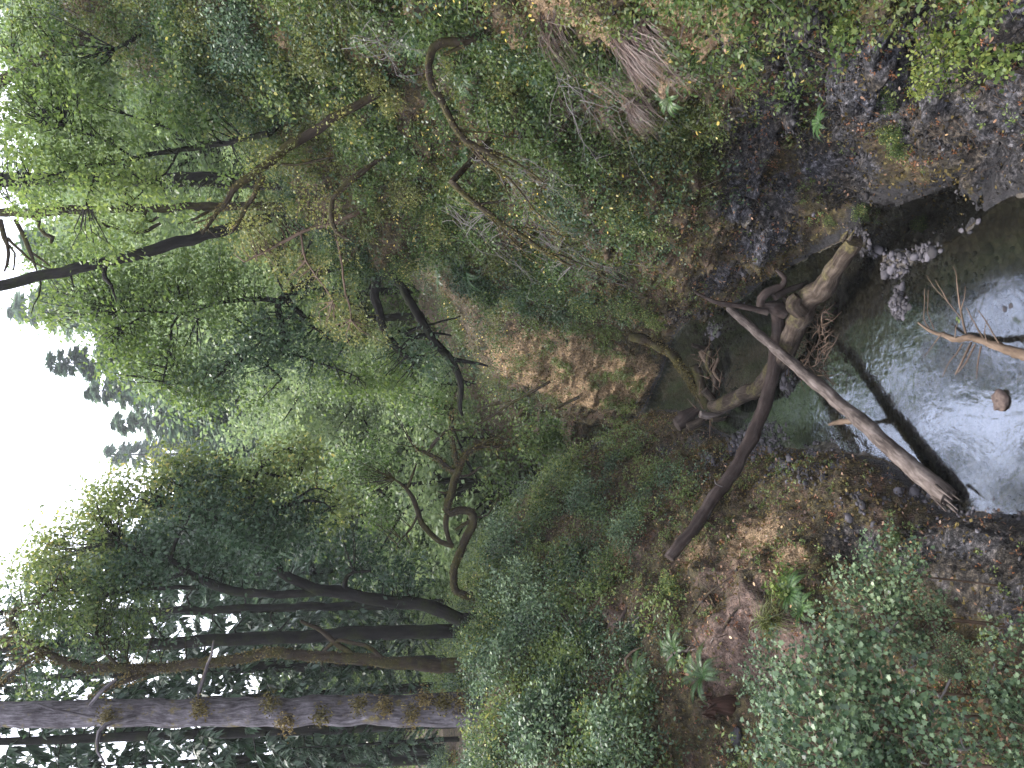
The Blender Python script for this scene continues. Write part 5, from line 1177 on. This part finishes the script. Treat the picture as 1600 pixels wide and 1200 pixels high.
for a in [('lime',1320,28,.55,'bright green leafy plant hanging from the dark wall at the right edge'),('lime',1335,52,.4,'smaller bright green plant under the hanging one at the right edge'),('yellow',1475,85,.55,'yellow green creeper patch low on the right wall'),('yellow',1450,118,.42,'yellow green creeper tip at the dark cleft'),
          ('yellow',1495,50,.45,'yellow green creeper near the right corner'),('lime',1545,22,.5,'broad leaved green plant in the bottom right corner'),('lime',1568,75,.45,'pale broad leaved plant just below the corner plant'),('mid',1412,215,.42,'fresh green plant beneath the dark cleft'),
          ('mid',1398,165,.28,'small green sprig above the fresh green plant'),('mid',1385,212,.22,'tiny pale green sprig left of the fresh green plant'),('lime',1155,45,.25,'light green leaves on the brown rock at the right edge'),('lime',1180,32,.18,'single light sprig by the grey rock'),
          ('mid',1440,350,.25,'small plants at the foot of the wall near the water'),('mid',1380,340,.25,'green tuft on the mossy wall above the broken trunk end'),('mid',1350,335,.3,'green tuft higher on the mossy wall'),('mid',1300,345,.22,'green sprig on the mossy wall edge'),('yellow',1515,140,.2,'yellow sprig on the grey rock')]:
    shrub(*a, GW, name='rock_plant')
GR = 'bushes on the right slope'
for a in [('mid2',1000,330,.75,'light green bush hanging over the middle of the right wall'),('mid2',950,310,.7,'light green bush just above the hanging one'),('mid2',1020,480,.65,'leafy bush end hanging down beside the dark pool'),('mid2',985,470,.7,'bush hanging above the dark pool'),('mid2',930,470,.8,'bush hanging at the corner of the overhang'),
          ('dark',880,480,.9,'dark bush in the shade of the overhang'),('dark',830,470,.9,'dark bush above the far cliff corner'),('mid',780,450,1.0,'grey green bush over the dark hollow'),('dark',740,440,1.0,'dark bush over the hollow edge'),('olive',700,340,1.0,'olive bush by the trailing mossy stem'),
          ('olive',650,280,1.0,'olive bush with pale flower heads left of the arching stem'),('mid',600,200,1.1,'green bush right of the leaning mossy stem'),('olive',620,120,1.0,'olive bush above the arching stem'),('mid',560,120,1.1,'green bush between the stems high on the right'),('olive',520,60,1.1,'olive bush at the right edge'),
          ('mid',450,110,1.2,'green bush below the orange leaf patch'),('dark',380,60,1.2,'dark green bush under the lime maple'),('mid',330,80,1.3,'green bush with drooping leaves near the top right'),('teal2',410,40,1.0,'blue green bush at the right edge'),('mid2',560,400,1.1,'green bush at the gnarled maple foot'),
          ('olive',600,340,1.1,'olive bush at the hooked stem'),('mid2',640,400,1.0,'hanging green bush above the dark hollow'),('olive',850,230,.6,'small olive bush on the brown slope'),('mid2',900,280,.7,'green bush in the middle of the brown slope'),('yellow',700,100,.3,'yellow leaved sprig at the arching stem'),
          ('yellow',560,210,.25,'yellow leaved sprig on the green slope'),('mid',1110,260,.45,'small leaved bush low on the right wall'),('mid',1080,200,.4,'leafy patch below the orange moss'),('mid',1130,160,.4,'leafy patch over the dark crack'),('olive',800,100,.8,'yellow green bush right of the arching stem'),
          ('olive',900,60,.5,'small olive bush by the pink grass'),('mid2',760,300,.9,'green bush between the two trailing stems'),('olive',1010,40,.4,'yellowish tuft on the orange moss')]:
    shrub(*a, GR)
GLB = 'bushes on the left bank'
for a in [('teal2',820,850,1.3,'tall light blue green bush below the loop tree'),('mid',780,900,1.2,'green bush at the foot of the mossy maple'),('teal2',840,930,1.3,'blue green bush in the centre of the left thicket'),('mid2',790,980,1.2,'light bush in front of the straight dark trunk'),('mid',900,880,1.0,'green bush right of the left thicket'),
          ('teal2',880,980,1.2,'blue green bush behind the pale fallen branch'),('dark',920,1000,1.1,'dark bush round the pale fallen branch'),('teal2',810,1060,1.2,'bush at the foot of the thick grey fir'),('mid2',800,1150,1.3,'light leaved bush left of the thick grey fir'),('dark',880,1080,1.2,'dark thicket bush below the grey fir'),
          ('teal2',900,1150,1.3,'blue green bush at the left edge'),('mid',960,1160,1.2,'green bush in the left edge thicket'),('teal2',1010,1150,1.1,'light green bush by the left edge hollow'),('dark',1000,1000,.8,'dark small bush right of the fern'),('mid2',960,900,.9,'blue green bush above the log end'),
          ('teal2',1000,840,.8,'leafy bush covering the upper end of the curved log'),('teal2',940,780,1.0,'pale green bush on the slope above the curved log'),('mid',900,740,.9,'green bush at the shaded bend'),('mid',860,790,1.0,'green bush on the far side of the left bank'),('dark',960,720,.6,'dark bush near the shaded bend'),
          ('lime',1225,915,.5,'bright leaved plant beside the bright green fern'),('mid',1400,840,.22,'tiny green plant on the dark rock near the water'),('mid',1300,765,.14,'single green sprig on the mossy slope near the water'),('mid',1090,800,.3,'small plant beside the curved log'),('mid',1060,920,.6,'green bush between the curved log and the bare soil'),
          ('mid2',760,1010,1.1,'small bush between the straight trunk and the thick fir'),('mid',1140,815,.2,'grey green sprig on the mossy slope'),('dark',850,1130,1.3,'dark thicket bush left of the thick fir base')]:
    shrub(*a, GLB)
GC = 'pale maple saplings close to the camera'
for j, (px, py, Y, s, lb) in enumerate([(1330,960,8.6,.9,'pale leaved sapling just right of the bare soil, near the camera'),(1290,1080,8.2,1.1,'pale maple sapling in front of the bare soil, near the camera'),(1370,900,8.8,.75,'pale leaved sapling reaching over the dark bank'),(1240,1140,7.8,1.1,'pale maple sapling at the left edge near the camera'),
          (1340,1120,7.4,1.1,'largest pale maple sapling in the bottom left'),(1190,1060,8.8,.7,'thin pale sapling branch over the bare soil'),(1580,1060,6.6,.7,'pale maple sapling in the bottom left corner'),(1590,1150,6.3,.8,'pale maple sapling on the very corner'),(1480,1030,7.6,.35,'few pale leaves on a bare twig over the dark bank'),
          (1420,970,8.4,.6,'loose pale leaved sapling over the dark bank'),(1230,1190,7.2,1.0,'pale sapling at the extreme left edge'),(1400,1170,7.0,.9,'pale sapling behind the bare forked twigs')]):
    p = pix(px, py, Y); g = ground_z(p[0], p[1]); o_ = shrub('teal', px, py, s, lb, GC, name='maple_sapling')
    zb = max(g, p[2] - .45*s) if p[2] > g else g
    o_.location = (p[0], p[1], zb); o_.rotation_quaternion = Vector((.15, -.1, 1)).to_track_quat('Z', 'Y')
    if zb > g + .05:
        mb = MB(); tube(mb, [[0, 0, 0], [.05, .03, -(zb-g)/s*.5], [0, 0, -(zb-g)/s - .1]], [.012, .016, .02], 6, step=.2, lump=.1)
        mb.build('stem', M['twig_brown'], o_)

M['rotten'] = wood_mat('rotten', [(.3, (.010, .006, .004)), (.5, (.035, .019, .014)), (.7, (.08, .045, .034))])  # dark red-brown of the lump that stands in for the hollow
# bare twigs and fallen sticks
def sticks(name, lines, Y, mat, label, cat='branch', group=None, wob=.02):
    mb = MB()
    for pts in lines: limb(mb, pts, Y, 6, .15, 7, step=.06, wob=wob)
    return one(name, mb, M[mat], label, cat, group)
sticks('forked_twig', [[(1446,1156,2),(1452,1125,2.4),(1462,1104,2.6),(1476,1084,2.2),(1487,1062,1.6)],[(1462,1104,2.2),(1490,1114,1.8),(1537,1133,1)],[(1462,1104,1.6),(1452,1085,1.2),(1446,1068,.8)],[(1470,1108,1.4),(1480,1145,1),(1486,1190,.8)]], 7.2, 'twig_grey', 'bare pale forked twig hanging in the bottom left', 'twig')
sticks('forked_twig', [[(1450,1165,1.8),(1480,1168,2),(1508,1172,2.6),(1525,1163,2.6),(1540,1158,1.6)],[(1508,1172,2),(1500,1150,1.4),(1508,1125,.8)],[(1440,1190,1.6),(1480,1200,2),(1520,1185,1.5)]], 6.9, 'twig_grey', 'bare pale twig lying nearest the lower left corner', 'twig')
sticks('bare_twig', [[(1375,1030,1.6),(1380,1000,2),(1390,985,2),(1405,970,1.2)],[(1385,992,1.6),(1370,985,1.2),(1360,970,.8)],[(1410,1045,1.4),(1440,1020,1.8),(1480,1012,1)]], 8.2, 'twig_grey', 'bare pale twig among the saplings over the dark bank', 'twig')
sticks('bare_twig', [[(1540,1065,1.2),(1548,1048,1.4),(1552,1035,.8)],[(1410,1048,1.4),(1432,1040,1.2)]], 7.4, 'twig_grey', 'tiny bare twig near the lower left maple leaves', 'twig')
def ground_stick(px1, py1, px2, py2, r, mat, label, mid=None, name='fallen_branch', fork=True):
    a, na = hit(px1, py1); c, nc_ = hit(px2, py2); mb = MB()
    md = (a+c)/2 + np.array([0, 0, .10]) + rng.normal(size=3)*.06
    tube(mb, [a+na*.05, md, c+nc_*.06], [r, r*.85, r*.35], 7, step=.08, lump=.25, seed=int(px1), wob=.05)
    if fork:
        for k in range(3):
            t_ = rng.uniform(.25, .8); s = (a+na*.05)*(1-t_) + (c+nc_*.06)*t_ + [0, 0, .06]; tube(mb, [s, s + (c-a)*.15 + rng.normal(size=3)*.12 + [0, 0, .04]], [r*.5, r*.2], 5, step=.08, lump=.2)
    one(name, mb, M[mat], label, 'branch', 'fallen branches on the left bank')
ground_stick(880, 945, 915, 1025, .035, 'wood_pale', 'crooked pale fallen branch among the dark leaves of the left thicket')
ground_stick(1045, 1030, 1120, 1000, .03, 'wood_pale', 'pale forked stick lying on the dark soil', )
ground_stick(1110, 930, 1180, 1010, .025, 'wood_brown', 'long brown stick across the bare soil slope')
ground_stick(1080, 960, 1150, 900, .022, 'wood_brown', 'thin brown stick on the dry leaves')
ground_stick(1130, 985, 1190, 930, .02, 'wood_brown', 'thin brown stick beside the grass tuft')
ground_stick(960, 980, 985, 950, .055, 'wood_dark', 'short dark log stub poking from the left slope', fork=False)
ground_stick(985, 1050, 1010, 1015, .035, 'wood_tan', 'short tan stick by the ferns', fork=False)
ground_stick(1000, 965, 1003, 1010, .016, 'twig_grey', 'upright thin pale stick in the thicket', fork=False)
mb = MB(); p, nn = hit(1152, 1150); stone(mb, p, .12, (1.3, .8, .7), 3, .3, 12); stone(mb, p+[-.11, .08, .03], .08, (1, .8, .7), 4, .3, 10)
one('pale_rock', mb, M['gravel'], 'pale grey rock beside the dark hollow at the left edge', 'rock')
mb = MB(); p, nn = hit(1135, 1105)  # stump-shaped lump put where the bank has a dark reddish hollow
tube(mb, [p - [0, 0, .15], p + [.03, 0, .12], p + [.05, -.02, .30]], [.17, .14, .09], 16, step=.04, lump=.45, seed=6)
for k in range(14):
    q = p + np.array([rng.normal()*.12, rng.normal()*.1, .25]); tube(mb, [q, q + np.array([rng.normal()*.05, rng.normal()*.05, .16])], [.035, .006], 5, step=.04, lump=.5, cap=False)
one('hollow_lump', mb, M['rotten'], 'dark reddish lump standing in for the dark hollow of the left bank', 'stump')

# grey dead brush hanging down the right slope
for j, (x0, y0, x1, y1, Y, lb) in enumerate([(760,240,930,330,12.5,'grey dead twigs trailing beneath the arching stem'),(800,290,960,400,13.5,'long grey dead brush in the middle of the right slope'),(830,360,1000,470,15.5,'grey dead brush above the hanging bush'),(880,130,960,230,10.5,'thin grey dead twigs on the brown bank'),(700,330,860,440,14.5,'grey dead twigs by the trailing mossy stem'),(560,60,650,110,11.8,'thin bare twigs near the right edge')]):
    mb = MB()
    for k in range(9):
        a0 = rng.uniform(-1, 1); p = pix(x0 + rng.normal()*12, y0 + rng.normal()*12, Y); e = pix(x1 + rng.normal()*35, y1 + rng.normal()*35, Y*.985 + rng.normal()*.2)
        f_ = rng.uniform(.5, 1); e = p + (e-p)*f_; md = (p+e)/2 + np.array([rng.normal()*.1, -.12, .10]) + rng.normal(size=3)*.08
        Q, _ = tube(mb, [p, md, e], [.0045, .0035, .0012], 4, step=.12, wob=.11, seed=k, cap=False)
        for z in range(7):
            s = Q[rng.integers(len(Q)//3, len(Q))]; tube(mb, [s, s + (e-p)*.10 + rng.normal(size=3)*.14], [.0028, .001], 3, cap=False)
    one('dead_brush', mb, M['twig_grey'], lb, 'brush', 'grey dead brush on the right slope')

# ---------------------------------------------------------------- the misty air
mb = MB(); x0, x1, y0, y1, z0, z1 = -330, 310, -14, 320, -2, 170
V = [[x, y, z] for x in (x0, x1) for y in (y0, y1) for z in (z0, z1)]
mb.add(V, [[0, 1, 3, 2], [4, 6, 7, 5], [0, 4, 5, 1], [2, 3, 7, 6], [0, 2, 6, 4], [1, 5, 7, 3]])
m, nt, N, L = nodes('haze'); pv = N.new("ShaderNodeVolumePrincipled"); pv.inputs['Color'].default_value = (.90, .96, .97, 1); pv.inputs['Density'].default_value = .0004
o = N.new("ShaderNodeOutputMaterial"); L.new(pv.outputs[0], o.inputs['Volume'])
hz = mb.build('haze', m, smooth=False); hz['kind'] = 'stuff'; hz['label'] = 'thin mist hanging in the valley'; hz['category'] = 'haze'
